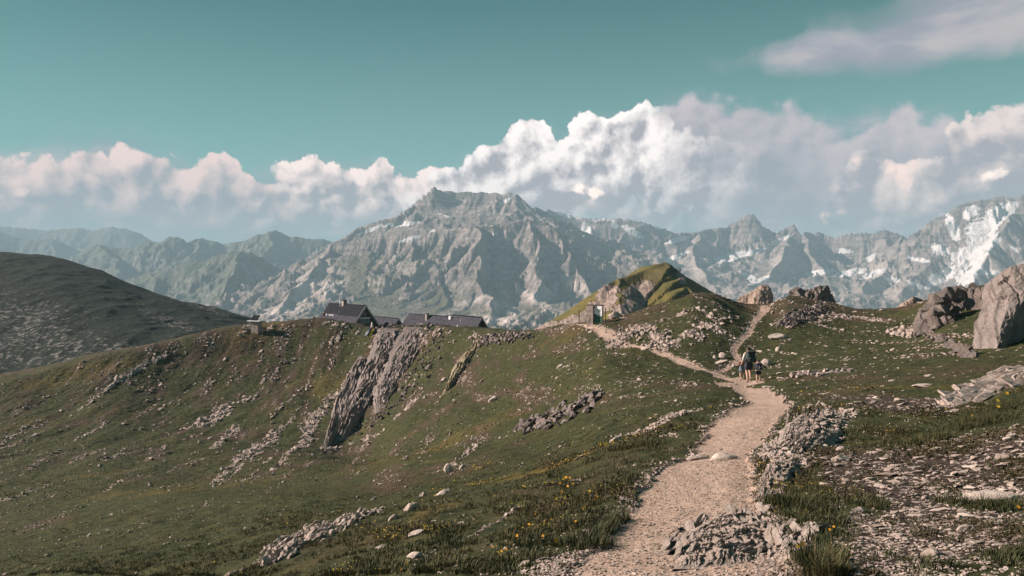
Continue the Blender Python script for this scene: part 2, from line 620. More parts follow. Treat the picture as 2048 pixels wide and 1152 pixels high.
def rock_material(name, dark, light, grass, snow=True, scale=1.0, gmax=0.62, strata=(0.25, 0.1, 1.0)):
    """layered alpine rock: strata, scree in the gentle gullies, turf on the low easy slopes, old snow where the mesh says so"""
    m, t = new_mat(name)
    geo = t.node('ShaderNodeNewGeometry')
    pos = geo.outputs['Position']
    nrm = geo.outputs['True Normal']
    up = t.sep(nrm)[2]
    n1 = t.noise(pos, 0.011 * scale, 8, 0.62)
    n2 = t.noise(pos, 0.05 * scale, 6, 0.65)
    st = t.noise(t.vm('ADD', t.vm('MULTIPLY', pos, (0.0035 * scale, 0.0035 * scale, 0.055 * scale)), t.vm('SCALE', t.noise(pos, 0.006 * scale, 3, out=1), 0.8)), 1.0, 6, 0.65)
    k = t.m('ADD', t.m('MULTIPLY', n1, 0.5), t.m('ADD', t.m('MULTIPLY', n2, 0.35), t.m('MULTIPLY', st, 0.45)))
    col = t.mix(t.mr(k, 0.46, 0.84), dark, light)
    gr = attr(t, 'turf')
    gm = t.m('MULTIPLY', t.mr(t.m('ADD', up, t.m('MULTIPLY', t.m('SUBTRACT', n1, 0.5), 0.55)), gmax, gmax + 0.16), gr)
    gcol = t.mix(t.mr(n2, 0.35, 0.65), grass, tuple(c_ * 1.5 for c_ in grass))
    col = t.mix(gm, col, gcol)
    sc = t.m('MULTIPLY', attr(t, 'scree'), t.mr(t.m('ADD', n1, t.m('MULTIPLY', n2, 0.5)), 0.55, 0.82))
    col = t.mix(sc, col, tuple(min(0.6, c_ * 1.5) for c_ in light))
    if snow:
        sn = t.m('ADD', attr(t, 'snow'), t.m('ADD', t.m('MULTIPLY', t.m('SUBTRACT', n1, 0.5), 0.9), t.m('MULTIPLY', t.m('SUBTRACT', n2, 0.5), 1.3)))
        sn = t.m('MULTIPLY', t.mr(sn, 0.46, 0.62), t.mr(attr(t, 'snow'), 0.01, 0.05))
        col = t.mix(t.m('MULTIPLY', sn, t.mr(n2, 0.25, 0.5, 0.55, 1.0)), col, (0.66, 0.645, 0.655))
    t.put(t.bsdf.inputs['Base Color'], col)
    t.bsdf.inputs['Roughness'].default_value = 0.95
    t.bsdf.inputs['Specular IOR Level'].default_value = 0.1
    hh = t.m('ADD', t.m('MULTIPLY', n1, 40.0 / scale), t.m('ADD', t.m('MULTIPLY', n2, 14.0 / scale), t.m('MULTIPLY', st, 12.0 / scale)))
    t.put(t.bsdf.inputs['Normal'], bump(t, hh, 0.75, 1.0))
    return m


m_massif = rock_material("massif_rock", (0.088, 0.080, 0.080), (0.38, 0.325, 0.305), (0.095, 0.088, 0.055), gmax=0.66)
m_range = rock_material("range_rock", (0.075, 0.068, 0.068), (0.33, 0.28, 0.26), (0.09, 0.088, 0.055), gmax=0.76)
m_far = rock_material("far_rock", (0.10, 0.10, 0.095), (0.30, 0.275, 0.26), (0.075, 0.085, 0.05), gmax=0.55)


def interp_base(knots_u, table):
    """table rows: (y, [v at each knot u]) -> height of the broad mountain body"""
    ys = np.array([r[0] for r in table], float)
    vs_ = np.array([r[1] for r in table], float)

    def f(U, Y, X):
        VV = np.stack([np.interp(U[0], knots_u, row) for row in vs_], 0)       # rows x cols
        k = np.clip(np.searchsorted(ys, Y[:, 0], side='right') - 1, 0, len(ys) - 2)
        t_ = np.clip((Y[:, 0] - ys[k]) / (ys[k + 1] - ys[k]), 0, 1)[:, None]
        Vv = VV[k] * (1 - t_) + VV[k + 1] * t_
        return P(U, Vv, Y)[..., 2]
    return f


# ---- main massif
mass_lines = [
    # summit crest
    dict(p=PL((440, 660, 3300), (560, 560, 3450), (604, 520, 3550), (662, 486, 3620), (721, 452, 3700), (792, 431, 3750), (827, 406, 3800), (869, 374, 3850), (887, 381, 3870),
              (919, 382, 3880), (953, 383, 3870), (1001, 386, 3850), (1032, 385, 3830), (1046, 396, 3810), (1058, 409, 3790), (1090, 421, 3800), (1110, 440, 3830), (1180, 470, 3900)),
         k=(1.0, 0.50), L=200, lam=80, seed=3, rib=0.22),
    # lower rock step across the face
    dict(p=PL((665, 486, 3300), (720, 478, 3270), (800, 462, 3250), (870, 458, 3220), (936, 452, 3180), (1000, 446, 3200), (1052, 436, 3230), (1090, 446, 3240)), k=(1.25, 0.5), L=140, lam=48, seed=5, rib=0.34),
    # left buttress
    dict(p=PL((662, 497, 3240), (640, 530, 3080), (605, 566, 2900), (575, 596, 2760), (548, 632, 2600)), k=(0.62, 0.40), asym=1.7, L=150, lam=52, seed=7, rib=0.37),
    dict(p=PL((604, 517, 3330), (560, 548, 3200), (500, 590, 3050), (455, 622, 2950)), k=(0.8, 0.5), L=150, lam=60, seed=8, rib=0.31),
    # rib above the hut
    dict(p=PL((826, 480, 3180), (822, 520, 3020), (812, 575, 2820), (800, 640, 2560)), k=(0.75, 0.48), asym=2.1, L=120, lam=46, seed=9, rib=0.34),
    # the great spur with the shadowed side
    dict(p=PL((945, 446, 3190), (957, 455, 3110), (952, 490, 2980), (954, 540, 2840), (966, 584, 2680), (985, 622, 2480)), k=(0.82, 0.56), asym=2.3, L=190, lam=52, seed=13, rib=0.28),
    # right shoulder and its two ribs
    dict(p=PL((1052, 436, 3230), (1113, 456, 3180), (1141, 504, 3040), (1168, 556, 2880), (1190, 590, 2740), (1215, 625, 2600)), k=(0.95, 0.55), asym=2.0, L=170, lam=52, seed=17, rib=0.31),
    dict(p=PL((1060, 448, 3200), (1082, 494, 3020), (1080, 540, 2860), (1068, 590, 2680)), k=(1.10, 0.62), asym=1.3, L=120, lam=42, seed=19, rib=0.34),
    dict(p=PL((890, 470, 3180), (893, 520, 3010), (886, 580, 2790), (872, 640, 2540)), k=(0.62, 0.40), asym=1.5, L=110, lam=42, seed=23, rib=0.37),
    dict(p=PL((742, 500, 3180), (735, 540, 3020), (720, 590, 2800)), k=(0.6, 0.40), asym=1.4, L=110, lam=42, seed=29, rib=0.37),
]
mass_base = interp_base([300, 560, 660, 870, 945, 1000, 1040, 1085, 1150, 1210, 1350],
                        [(1700, [700, 690, 690, 680, 676, 672, 668, 668, 668, 668, 670]), (2300, [680, 652, 650, 650, 648, 644, 642, 640, 640, 640, 640]),
                         (2700, [650, 622, 612, 612, 622, 622, 616, 604, 606, 612, 600]), (2950, [640, 600, 560, 572, 600, 612, 604, 570, 575, 590, 560]),
                         (3150, [640, 582, 520, 515, 545, 570, 552, 520, 540, 570, 560]), (3350, [640, 575, 505, 478, 478, 476, 474, 480, 505, 530, 530]),
                         (3800, [640, 580, 500, 420, 412, 410, 412, 425, 450, 480, 520]), (4600, [690, 680, 640, 600, 600, 600, 600, 600, 600, 600, 640])])


def mass_attr(U, Y, X, Z):
    u, v = px(X, Y, Z)
    snow = blobs(u, v, [(800, 449, 44, 5, -6), (745, 458, 34, 4, -22), (818, 478, 26, 4, -16), (1018, 398, 20, 3.2, -38), (866, 462, 9, 3, -15), (988, 468, 9, 2.5, 0),
                        (690, 462, 10, 2.5, 0), (880, 428, 8, 2, 0), (893, 432, 8, 2, 0)])
    turf = np.clip(0.55 * sstep(300, -20, Z) + 0.9 * blobs(u, v, [(740, 580, 70, 60, 40), (900, 600, 50, 45, 0), (870, 520, 40, 40, 0), (1010, 640, 120, 30, 0), (1050, 660, 120, 20, 0)]), 0, 1)
    scr = blobs(u, v, [(610, 580, 70, 26, -50), (665, 570, 40, 20, -50), (560, 625, 50, 18, -20), (945, 603, 36, 7, -20), (1010, 618, 40, 12, 20), (1070, 600, 40, 10, 40), (1090, 575, 26, 20, 60),
                       (1150, 570, 26, 10, 30), (995, 640, 60, 8, 5), (905, 622, 30, 6, -20)])
    return {'snow': snow, 'turf': turf, 'scree': np.clip(scr, 0, 1)}


mountain("mountain", 380, 1300, 760, 1700, 4400, 330, mass_lines, mass_base, 48.0, m_massif, mass_attr, lam=175, seed=11,
         calm=[(1012, 545, 44, 78, -22), (930, 418, 70, 26, 8), (745, 585, 70, 46, 40), (900, 610, 60, 36, 0), (825, 590, 26, 60, 8), (1175, 545, 30, 50, -20), (780, 465, 60, 10, -12)])

# ---- range on the right
rng_lines = [
    dict(p=PL((1040, 440, 4900), (1097, 417, 5000), (1153, 432, 5000), (1180, 435, 4950), (1253, 436, 4900), (1292, 444, 4900), (1351, 465, 4950), (1400, 461, 5000), (1419, 456, 5050), (1453, 453, 5050),
              (1473, 440, 5050), (1495, 428, 5050), (1507, 425, 5050), (1524, 439, 5050), (1544, 471, 5050), (1570, 454, 5000), (1587, 443, 5000), (1597, 461, 5000), (1644, 463, 5000), (1668, 474, 4950),
              (1702, 463, 4900), (1741, 465, 4850), (1771, 457, 4800), (1805, 468, 4750), (1822, 479, 4700), (1850, 490, 4700)),
         k=(1.5, 0.42), L=190, lam=85, seed=31, rib=0.22),
    dict(p=PL((1290, 444, 4880), (1240, 480, 4650), (1225, 520, 4400)), k=(0.95, 0.42), L=160, lam=70, seed=33),
    dict(p=PL((1400, 466, 4900), (1385, 500, 4600), (1395, 535, 4350), (1430, 575, 4050), (1470, 610, 3800)), k=(1.05, 0.42), L=160, lam=62, seed=35, rib=0.31),
    dict(p=PL((1351, 468, 4880), (1310, 505, 4600), (1290, 545, 4300)), k=(1.0, 0.42), L=150, lam=62, seed=36, rib=0.31),
    dict(p=PL((1590, 462, 4900), (1580, 490, 4650), (1545, 535, 4300), (1500, 590, 3950)), k=(1.1, 0.42), L=170, lam=62, seed=37, rib=0.31),
    dict(p=PL((1605, 470, 4880), (1630, 520, 4500), (1660, 570, 4150), (1700, 610, 3800)), k=(1.1, 0.45), L=150, lam=62, seed=39, rib=0.31),
    dict(p=PL((1805, 472, 4650), (1800, 500, 4420), (1770, 540, 4150), (1725, 590, 3850)), k=(1.0, 0.42), L=170, lam=66, seed=41, rib=0.28),
    dict(p=PL((1180, 452, 4800), (1190, 490, 4500), (1215, 530, 4250), (1260, 570, 4000)), k=(0.95, 0.42), L=150, lam=60, seed=43, rib=0.31),
    # snow peak
    dict(p=PL((1822, 480, 4500), (1839, 459, 4480), (1878, 440, 4450), (1900, 422, 4420), (1917, 409, 4400), (1951, 400, 4380), (2000, 393, 4350), (2048, 390, 4300), (2150, 380, 4250), (2350, 420, 4200)),
         k=(1.0, 0.45), L=220, lam=90, seed=45, rib=0.19),
    dict(p=PL((2060, 405, 4250), (2020, 440, 4050), (1985, 490, 3820), (1955, 540, 3620), (1935, 575, 3450)), k=(1.0, 0.45), L=170, lam=66, seed=47, rib=0.25),
    dict(p=PL((1840, 462, 4460), (1850, 500, 4200), (1830, 550, 3900), (1800, 600, 3600)), k=(0.95, 0.42), L=150, lam=62, seed=49, rib=0.28),
    dict(p=PL((2150, 385, 4200), (2120, 470, 3700), (2080, 560, 3300)), k=(0.9, 0.45), L=170, lam=66, seed=51, rib=0.28),
]
rng_base = interp_base([1000, 1200, 1400, 1600, 1800, 1950, 2100, 2400],
                       [(2600, [690, 680, 675, 672, 668, 664, 660, 660]), (3400, [640, 634, 630, 622, 622, 612, 600, 600]), (4000, [610, 590, 585, 580, 580, 560, 530, 520]),
                        (4500, [560, 535, 530, 540, 545, 490, 450, 440]), (5000, [500, 480, 500, 510, 510, 450, 430, 420]), (6000, [700, 700, 700, 700, 700, 700, 700, 700])])


def rng_attr(U, Y, X, Z):
    u, v = px(X, Y, Z)
    snow = blobs(u, v, [(1140, 432, 34, 5, 10), (1262, 462, 30, 8, 32), (1172, 458, 12, 12, 0), (1215, 492, 20, 6, 30), (1205, 440, 26, 4, -8), (1355, 480, 30, 6, -15), (1310, 452, 14, 4, 40),
                        (1350, 515, 36, 6, -25), (1478, 510, 60, 7, -12), (1560, 480, 30, 5, -25), (1455, 520, 26, 5, -10), (1690, 502, 20, 6, 0), (1740, 515, 18, 6, -20), (1700, 545, 40, 7, -10),
                        (1500, 555, 26, 6, 30), (1640, 545, 40, 6, -8), (1745, 548, 30, 6, -20), (1520, 560, 30, 4, -20), (1230, 450, 10, 8, 30),
                        (1965, 470, 34, 40, -35), (1935, 515, 44, 22, -15), (1990, 435, 40, 20, -40), (1905, 455, 12, 34, -20), (1940, 425, 20, 14, -30), (2015, 420, 28, 12, -30), (1900, 545, 55, 12, -20),
                        (1880, 560, 40, 8, -25), (1940, 550, 36, 16, -30), (1840, 520, 30, 5, 10), (1880, 500, 22, 12, 30), (2030, 500, 14, 4, 40), (1980, 545, 24, 6, 0), (1835, 570, 30, 5, 20), (1790, 560, 20, 5, 10)])
    turf = 0.45 * sstep(60, -80, Z)
    scr = np.clip(0.55 * blobs(u, v, [(1385, 545, 60, 50, 0), (1540, 530, 60, 40, 0), (1770, 560, 60, 60, 0), (1990, 520, 70, 80, 0), (1640, 590, 80, 20, 0), (1440, 590, 60, 20, 0), (1830, 590, 90, 20, 0)]), 0, 1)
    return {'snow': snow, 'turf': turf, 'scree': scr}


mountain("mountain_range", 1010, 2330, 900, 2600, 5600, 300, rng_lines, rng_base, 70.0, m_range, rng_attr, lam=240, seed=21,
         calm=[(1497, 460, 40, 34, 10), (1690, 500, 60, 26, 0), (1540, 530, 40, 34, 0), (1390, 545, 44, 40, 0), (1270, 465, 70, 20, 15), (1960, 480, 50, 50, -30), (2010, 520, 40, 60, 20)])

# ---- hazy ridges on the left, each farther than the last
def left_attr(tv):
    def f(U, Y, X, Z):
        return {'turf': np.full(U.shape, tv), 'scree': np.zeros(U.shape)}
    return f


m_farg = rock_material("far_turf_rock", (0.10, 0.10, 0.095), (0.27, 0.25, 0.24), (0.07, 0.085, 0.05), snow=False, gmax=0.5)
low = interp_base([-700, 0, 700], [(2000, [760, 760, 740]), (4200, [640, 640, 640]), (9000, [560, 560, 560]), (12000, [560, 560, 560])])
mountain("ridge", 60, 760, 420, 2600, 4300, 170, [
    dict(p=PL((100, 640, 3500), (256, 557, 3600), (290, 546, 3600), (350, 534, 3600), (406, 520, 3600), (440, 507, 3600), (465, 502, 3600), (482, 500, 3600), (500, 504, 3600), (516, 512, 3600), (553, 541, 3600), (600, 580, 3650), (700, 640, 3700)),
         k=(0.85, 0.5), L=180, lam=90, seed=61, rib=0.25),
    dict(p=PL((482, 502, 3590), (470, 545, 3350), (440, 590, 3100), (420, 640, 2850)), k=(0.9, 0.5), L=150, lam=70, seed=62, rib=0.31),
    dict(p=PL((300, 548, 3590), (310, 590, 3300), (330, 640, 3000)), k=(0.7, 0.45), L=150, lam=70, seed=63, rib=0.25)],
    low, 46.0, m_farg, left_attr(0.8), lam=300, seed=31)
mountain("ridge.001", 40, 800, 420, 4100, 5700, 130, [
    dict(p=PL((60, 560, 4800), (140, 514, 4800), (194, 487, 4800), (234, 496, 4800), (262, 494, 4800), (290, 487, 4800), (300, 482, 4800), (310, 488, 4800), (322, 486, 4800), (337, 474, 4800), (350, 473, 4800), (364, 475, 4800), (374, 484, 4800),
              (403, 475, 4900), (424, 478, 4900), (444, 486, 4900), (487, 481, 4900), (512, 468, 4900), (530, 464, 4900), (547, 458, 4900), (562, 463, 4900), (578, 471, 4900), (600, 473, 4900), (660, 479, 4900), (800, 520, 4900)),
         k=(0.8, 0.42), L=230, lam=110, seed=65, rib=0.25),
    dict(p=PL((547, 460, 4880), (530, 500, 4600), (500, 540, 4350)), k=(0.8, 0.45), L=200, lam=90, seed=66, rib=0.28),
    dict(p=PL((403, 478, 4880), (380, 510, 4650), (330, 550, 4400)), k=(0.7, 0.45), L=200, lam=90, seed=67, rib=0.28),
    dict(p=PL((200, 490, 4780), (240, 520, 4560), (260, 560, 4300)), k=(0.7, 0.45), L=200, lam=90, seed=68, rib=0.28)],
    low, 60.0, m_farg, left_attr(0.75), lam=420, seed=37)
mountain("ridge.002", -400, 330, 300, 5500, 6600, 70, [
    dict(p=PL((-400, 440, 6000), (-100, 455, 6000), (0, 464, 6000), (20, 468, 6000), (47, 478, 6000), (103, 478, 6000), (118, 481, 6000), (134, 489, 6000), (160, 501, 6000), (240, 540, 6000), (330, 580, 6000)),
         k=(0.7, 0.45), L=260, lam=150, seed=71, rib=0.22)], low, 60.0, m_farg, left_attr(0.7), lam=500, seed=41)
mountain("ridge.003", -500, 460, 300, 6500, 8000, 60, [
    dict(p=PL((-500, 430, 7200), (-100, 445, 7200), (0, 452, 7200), (50, 456, 7200), (94, 460, 7200), (130, 457, 7200), (156, 454, 7200), (187, 460, 7200), (210, 455, 7200), (225, 451, 7200), (238, 455, 7200), (250, 457, 7200), (281, 465, 7200),
              (302, 480, 7200), (380, 500, 7200), (460, 530, 7200)), k=(0.8, 0.45), L=260, lam=160, seed=73, rib=0.22)], low, 60.0, m_farg, left_attr(0.5), lam=600, seed=43)

# ---- valley land under everything
m_valley = plain_mat("valley_land", (0.10, 0.10, 0.06), 0.95, 0.3, 0.01)
me = mesh_np("valley", np.array([[-12500, -9000, -640], [12500, -9000, -640], [12500, 12500, -640], [-12500, 12500, -640]]), np.array([[0, 1, 2, 3]]), m_valley)
tag(link(bpy.data.objects.new("valley", me)), kind='structure')

# ---- air
hz = bpy.data.materials.new("air")
hz.use_nodes = True
ht = NT(hz.node_tree)
ht.n.clear()
pv = ht.node('ShaderNodeVolumePrincipled')
pv.inputs['Color'].default_value = (0.46, 0.69, 0.84, 1)
pv.inputs['Density'].default_value = 1.45e-4
pv.inputs['Anisotropy'].default_value = 0.0
ho = ht.node('ShaderNodeOutputMaterial')
ht.l.new(pv.outputs[0], ho.inputs['Volume'])
x0, x1, ya, yb, za, zb = -12600, 12600, -9100, 12600, -655, 480
bx = np.array([[x, y, z] for z in (za, zb) for y in (ya, yb) for x in (x0, x1)], float)
me = mesh_np("haze", bx, np.array([[0, 2, 3, 1], [4, 5, 7, 6], [0, 1, 5, 4], [2, 6, 7, 3], [0, 4, 6, 2], [1, 3, 7, 5]]), hz, smooth=False)
tag(link(bpy.data.objects.new("haze", me)), kind='stuff')

# ------------------------------------------------------------------ the near hillside
# every column of the terrain runs away from the path's start; its knots (photo row, metres ahead) are bends of the ground
GCOL = {
    -500: [(1152, 30), (1080, 52), (1000, 80), (940, 105), (890, 125), (850, 136), (820, 146), (800, 156)],
    -150: [(1152, 24), (1080, 42), (1000, 70), (930, 96), (880, 116), (840, 128), (805, 138), (778, 148)],
    0: [(1152, 20), (1080, 36), (1000, 62), (930, 92), (880, 112), (830, 127), (790, 136), (760, 144)],
    110: [(1152, 17), (1080, 31), (1000, 56), (925, 90), (870, 113), (815, 131), (770, 141), (735, 148)],
    200: [(1152, 15), (1080, 27), (1000, 50), (920, 88), (860, 115), (800, 133), (750, 144), (711, 152)],
    300: [(1152, 13), (1080, 22), (1000, 43), (920, 86), (855, 119), (790, 139), (733, 150), (691, 158)],
    400: [(1152, 11.5), (1080, 19), (1000, 37), (920, 84), (850, 122), (780, 143), (720, 155), (668, 164)],
    480: [(1152, 10.2), (1080, 16.5), (1000, 32), (920, 80), (850, 120), (780, 143), (712, 157), (652, 168)],
    560: [(1152, 9), (1080, 14), (1000, 27), (920, 74), (850, 118), (780, 142), (710, 158), (645, 170)],
    640: [(1152, 8.2), (1080, 12.6), (1000, 24), (925, 66), (865, 112), (790, 138), (712, 156), (637, 170)],
    700: [(1152, 7.7), (1080, 11.8), (1000, 22), (930, 58), (875, 106), (800, 133), (720, 153), (648, 169)],
    760: [(1152, 7.3), (1080, 10.9), (1000, 20), (925, 50), (868, 98), (795, 126), (720, 147), (660, 162)],
    800: [(1152, 7), (1080, 10.2), (1000, 18.5), (920, 44), (860, 90), (790, 119), (718, 140), (652, 156)],
    870: [(1152, 6.6), (1080, 9.4), (1000, 16.5), (920, 37), (855, 77), (785, 106), (717, 129), (652, 146)],
    950: [(1152, 6.2), (1080, 8.7), (1000, 14.3), (920, 29), (850, 61), (780, 92), (715, 116), (658, 133)],
    1000: [(1152, 5.95), (1080, 8.3), (1000, 13.2), (920, 25), (850, 52), (778, 81), (714, 105), (661, 123)],
    1100: [(1152, 5.5), (1080, 7.5), (1000, 11.4), (920, 19.5), (850, 36), (775, 61), (710, 84), (655, 104)],
    1160: [(1152, 5.25), (1080, 7.1), (1000, 10.5), (920, 16.8), (850, 28.5), (772, 49), (706, 69), (648, 93)],
    1200: [(1152, 5.1), (1080, 6.8), (1000, 9.9), (920, 15.2), (850, 24.5), (772, 43), (704, 61), (642, 89)],
    1250: [(1152, 5.0), (1080, 6.65), (1000, 9.5), (920, 14), (850, 22), (772, 39), (714, 56), (630, 90)],
    1300: [(1152, 4.95), (1080, 6.5), (1000, 9.2), (920, 13.3), (850, 20.3), (772, 36.5), (724, 53), (615, 90)],
    1350: [(1152, 4.88), (1080, 6.4), (1000, 8.95), (920, 12.8), (850, 19), (770, 35), (730, 51), (600, 90)],
    1390: [(1152, 4.82), (1080, 6.32), (1000, 8.8), (920, 12.5), (850, 18.2), (768, 34.5), (734, 50), (586, 90)],
    1420: [(1152, 4.8), (1080, 6.28), (1000, 8.7), (920, 12.3), (850, 17.8), (767, 35), (736, 50), (587, 91)],
    1460: [(1152, 4.75), (1080, 6.2), (1000, 8.5), (920, 12), (850, 17.1), (765, 37), (738, 50), (597, 92)],
    1500: [(1152, 4.7), (1080, 6.1), (1000, 8.4), (920, 11.8), (850, 16.6), (762, 39), (738, 50), (608, 94)],
    1540: [(1152, 4.66), (1080, 6.05), (1000, 8.3), (920, 11.5), (850, 16.2), (758, 38), (732, 50), (606, 97)],
    1580: [(1152, 4.62), (1080, 6), (1000, 8.2), (920, 11.3), (850, 15.8), (752, 37), (726, 50), (591, 99)],
    1640: [(1152, 4.58), (1080, 5.92), (1000, 8.05), (920, 11.1), (850, 15.3), (745, 36), (720, 49), (603, 99)],
    1710: [(1152, 4.54), (1080, 5.85), (1000, 7.9), (920, 10.8), (850, 14.8), (738, 34.5), (714, 48), (614, 97)],
    1790: [(1152, 4.48), (1080, 5.75), (1000, 7.75), (920, 10.5), (850, 14.3), (730, 33), (708, 46), (616, 93)],
    1850: [(1152, 4.44), (1080, 5.68), (1000, 7.6), (920, 10.3), (850, 14), (726, 32), (702, 44), (603, 88)],
    1900: [(1152, 4.4), (1080, 5.6), (1000, 7.5), (920, 10.1), (850, 13.7), (722, 31), (698, 42), (584, 80)],
    1970: [(1152, 4.35), (1080, 5.5), (1000, 7.35), (920, 9.8), (845, 13.3), (720, 29), (694, 40), (576, 74)],
    2048: [(1152, 4.3), (1080, 5.4), (1000, 7.2), (920, 9.5), (838, 12.8), (716, 27.5), (688, 38), (566, 70)],
    2150: [(1152, 4.22), (1080, 5.3), (995, 7.0), (910, 9.2), (825, 12.3), (706, 26), (675, 36), (575, 68)],
    2350: [(1152, 4.1), (1075, 5.1), (980, 6.7), (890, 8.6), (800, 11.5), (685, 24), (650, 33), (555, 62)],
}
GU = np.array(sorted(GCOL))
NG = 1070
ug = np.concatenate([np.linspace(-2800, -420, 25, endpoint=False), np.linspace(-420, -30, 50, endpoint=False), np.linspace(-30, 2080, 890, endpoint=False), np.linspace(2080, 2340, 80, endpoint=False), np.linspace(2340, 5200, 25)])
KN = 11
vk = np.zeros((KN, NG))
yk = np.zeros((KN, NG))
for k in range(8):
    vk[k + 1] = pchip(GU, [GCOL[u][k][0] for u in GU], ug)
    yk[k + 1] = np.exp(pchip(GU, [math.log(GCOL[u][k][1]) for u in GU], ug))
zk = np.zeros((KN, NG))
for k in range(1, 9):
    zk[k] = P(ug, vk[k], yk[k])[:, 2]
yk[0] = 1.15
xs0 = (ug - CX) / F * yk[0]
zk[0] = np.where(xs0 < 0, 0.22, 0.05) * xs0
yk[9] = yk[8] * 1.16 + 2
zk[9] = zk[8] - np.interp(ug, [980, 1080], [0.10, 0.30]) * (yk[9] - yk[8])
yk[10] = yk[8] * 2.2 + 40
zk[10] = zk[9] - 0.62 * (yk[10] - yk[9])
rows_per = [14, 64, 70, 76, 92, 92, 92, 100, 12, 12]
tl = np.concatenate([np.linspace(k, k + 1, n, endpoint=False) for k, n in enumerate(rows_per)] + [[10.0]])
NRG = len(tl)
GY = np.zeros((NRG, NG))
GZ = np.zeros((NRG, NG))
kk = np.clip(tl.astype(int), 0, 9)
fr = tl - kk
lyk = np.log(yk)
for j in range(NG):
    ly = lyk[kk, j] * (1 - fr) + lyk[kk + 1, j] * fr
    GY[:, j] = np.exp(ly)
    GZ[:, j] = pchip(lyk[:, j], zk[:, j], ly)
GX = (ug - CX)[None, :] / F * GY
GV0 = px(GX, GY, GZ)[1]                    # photo row before any roughness


def at_px(u, v):
    """ground point first met along the ray through photo pixel (u, v)"""
    c_ = np.interp(u, ug, np.arange(NG))
    j = int(min(max(c_, 0), NG - 2))
    f = c_ - j
    col_v = GV0[:, j] * (1 - f) + GV0[:, j + 1] * f
    i = int(np.argmax(col_v[:] <= v)) if (col_v <= v).any() else NRG - 30
    i = max(i, 1)
    w = np.clip((col_v[i - 1] - v) / max(col_v[i - 1] - col_v[i], 1e-6), 0, 1)

    def g(A_):
        a = A_[i - 1, j] * (1 - w) + A_[i, j] * w
        b = A_[i - 1, j + 1] * (1 - w) + A_[i, j + 1] * w
        return a * (1 - f) + b * f
    return np.array([g(GX), g(GY), g(GZ)])


def ground_z(x, y):
    """height of the finished near ground under world x, y (arrays)"""
    x = np.asarray(x, float)
    y = np.asarray(y, float)
    cc = np.interp(CX + F * x / y, ug, np.arange(NG))
    j = np.clip(cc.astype(int), 0, NG - 2)
    f = cc - j
    out = np.zeros(np.broadcast(x, y).shape)
    for idx in np.ndindex(out.shape):
        a = np.interp(y[idx], GY[:, j[idx]], GZ[:, j[idx]])
        b = np.interp(y[idx], GY[:, j[idx] + 1], GZ[:, j[idx] + 1])
        out[idx] = a * (1 - f[idx]) + b * f[idx]
    return out


def gz(x, y):
    return float(ground_z(np.array([x]), np.array([y]))[0])


def strokes(lst):
    """soft mask painted on the ground along lines given as photo points with a half width in photo pixels: turned into ground lines in metres"""
    out = np.zeros(GX.shape)
    for pts, st in lst:
        w3 = []
        for u, v, hw in pts:
            p = at_px(u, v)
            w3.append((p[0], p[1], max(0.05, hw * p[1] / F)))
        for (ax, ay, ar), (bx_, by, br) in zip(w3[:-1], w3[1:]):
            m_ = 4 * max(ar, br) + 1
            sel = (GX > min(ax, bx_) - m_) & (GX < max(ax, bx_) + m_) & (GY > min(ay, by) - m_ * 4) & (GY < max(ay, by) + m_ * 4)
            x, y = GX[sel], GY[sel]
            dx, dy = bx_ - ax, by - ay
            t_ = np.clip(((x - ax) * dx + (y - ay) * dy) / (dx * dx + dy * dy + 1e-9), 0, 1)
            rr = ar + t_ * (br - ar)
            ox = x - ax - t_ * dx
            oy = y - ay - t_ * dy
            d = np.sqrt(ox * ox + oy * oy) / rr
            out[sel] = np.maximum(out[sel], st * np.clip(1.5 - d, 0, 1))
    return out


GUU0 = np.broadcast_to(ug[None, :], GX.shape)
# irregular noise fields over the ground
nA = fbm(GX / 9.0, GY / 9.0, 5, 101)
nB = fbm(GX / 2.1, GY / 2.1, 5, 111)
nC = fbm(GX / 0.55, GY / 0.55, 4, 121)
nS = fbm(GX / 2.6 + 0.12 * GY / 2.6, GY / 17.0, 5, 131)        # runs down the fall line
nS2 = fbm(GX / 0.9 + 0.10 * GY / 0.9, GY / 6.0, 5, 141)

path_w = strokes([
    ([(1345, 1260, 330), (1325, 1152, 255), (1365, 1060, 162), (1385, 1000, 110), (1398, 950, 92), (1445, 900, 62), (1490, 850, 66), (1525, 815, 58), (1535, 798, 30)], 1),
    ([(1535, 798, 32), (1500, 782, 34), (1470, 771, 34), (1450, 764, 22)], 1),
    ([(1500, 768, 26), (1455, 757, 18), (1435, 745, 13), (1405, 738, 12), (1370, 725, 13), (1330, 708, 11), (1305, 697, 9), (1275, 692, 9), (1250, 688, 12), (1225, 676, 16), (1212, 664, 16), (1195, 656, 10), (1165, 651, 4), (1140, 653, 2)], 1),
    ([(1440, 742, 9), (1478, 718, 8), (1466, 698, 8), (1476, 684, 9), (1496, 665, 8), (1508, 644, 7), (1520, 626, 8), (1532, 613, 11)], 0.95)])
path_m = sstep(0.42, 0.62, path_w + 0.34 * nB + 0.30 * nC)
path_edge = np.clip(sstep(0.05, 0.45, path_w + 0.2 * nB) - path_m, 0, 1)

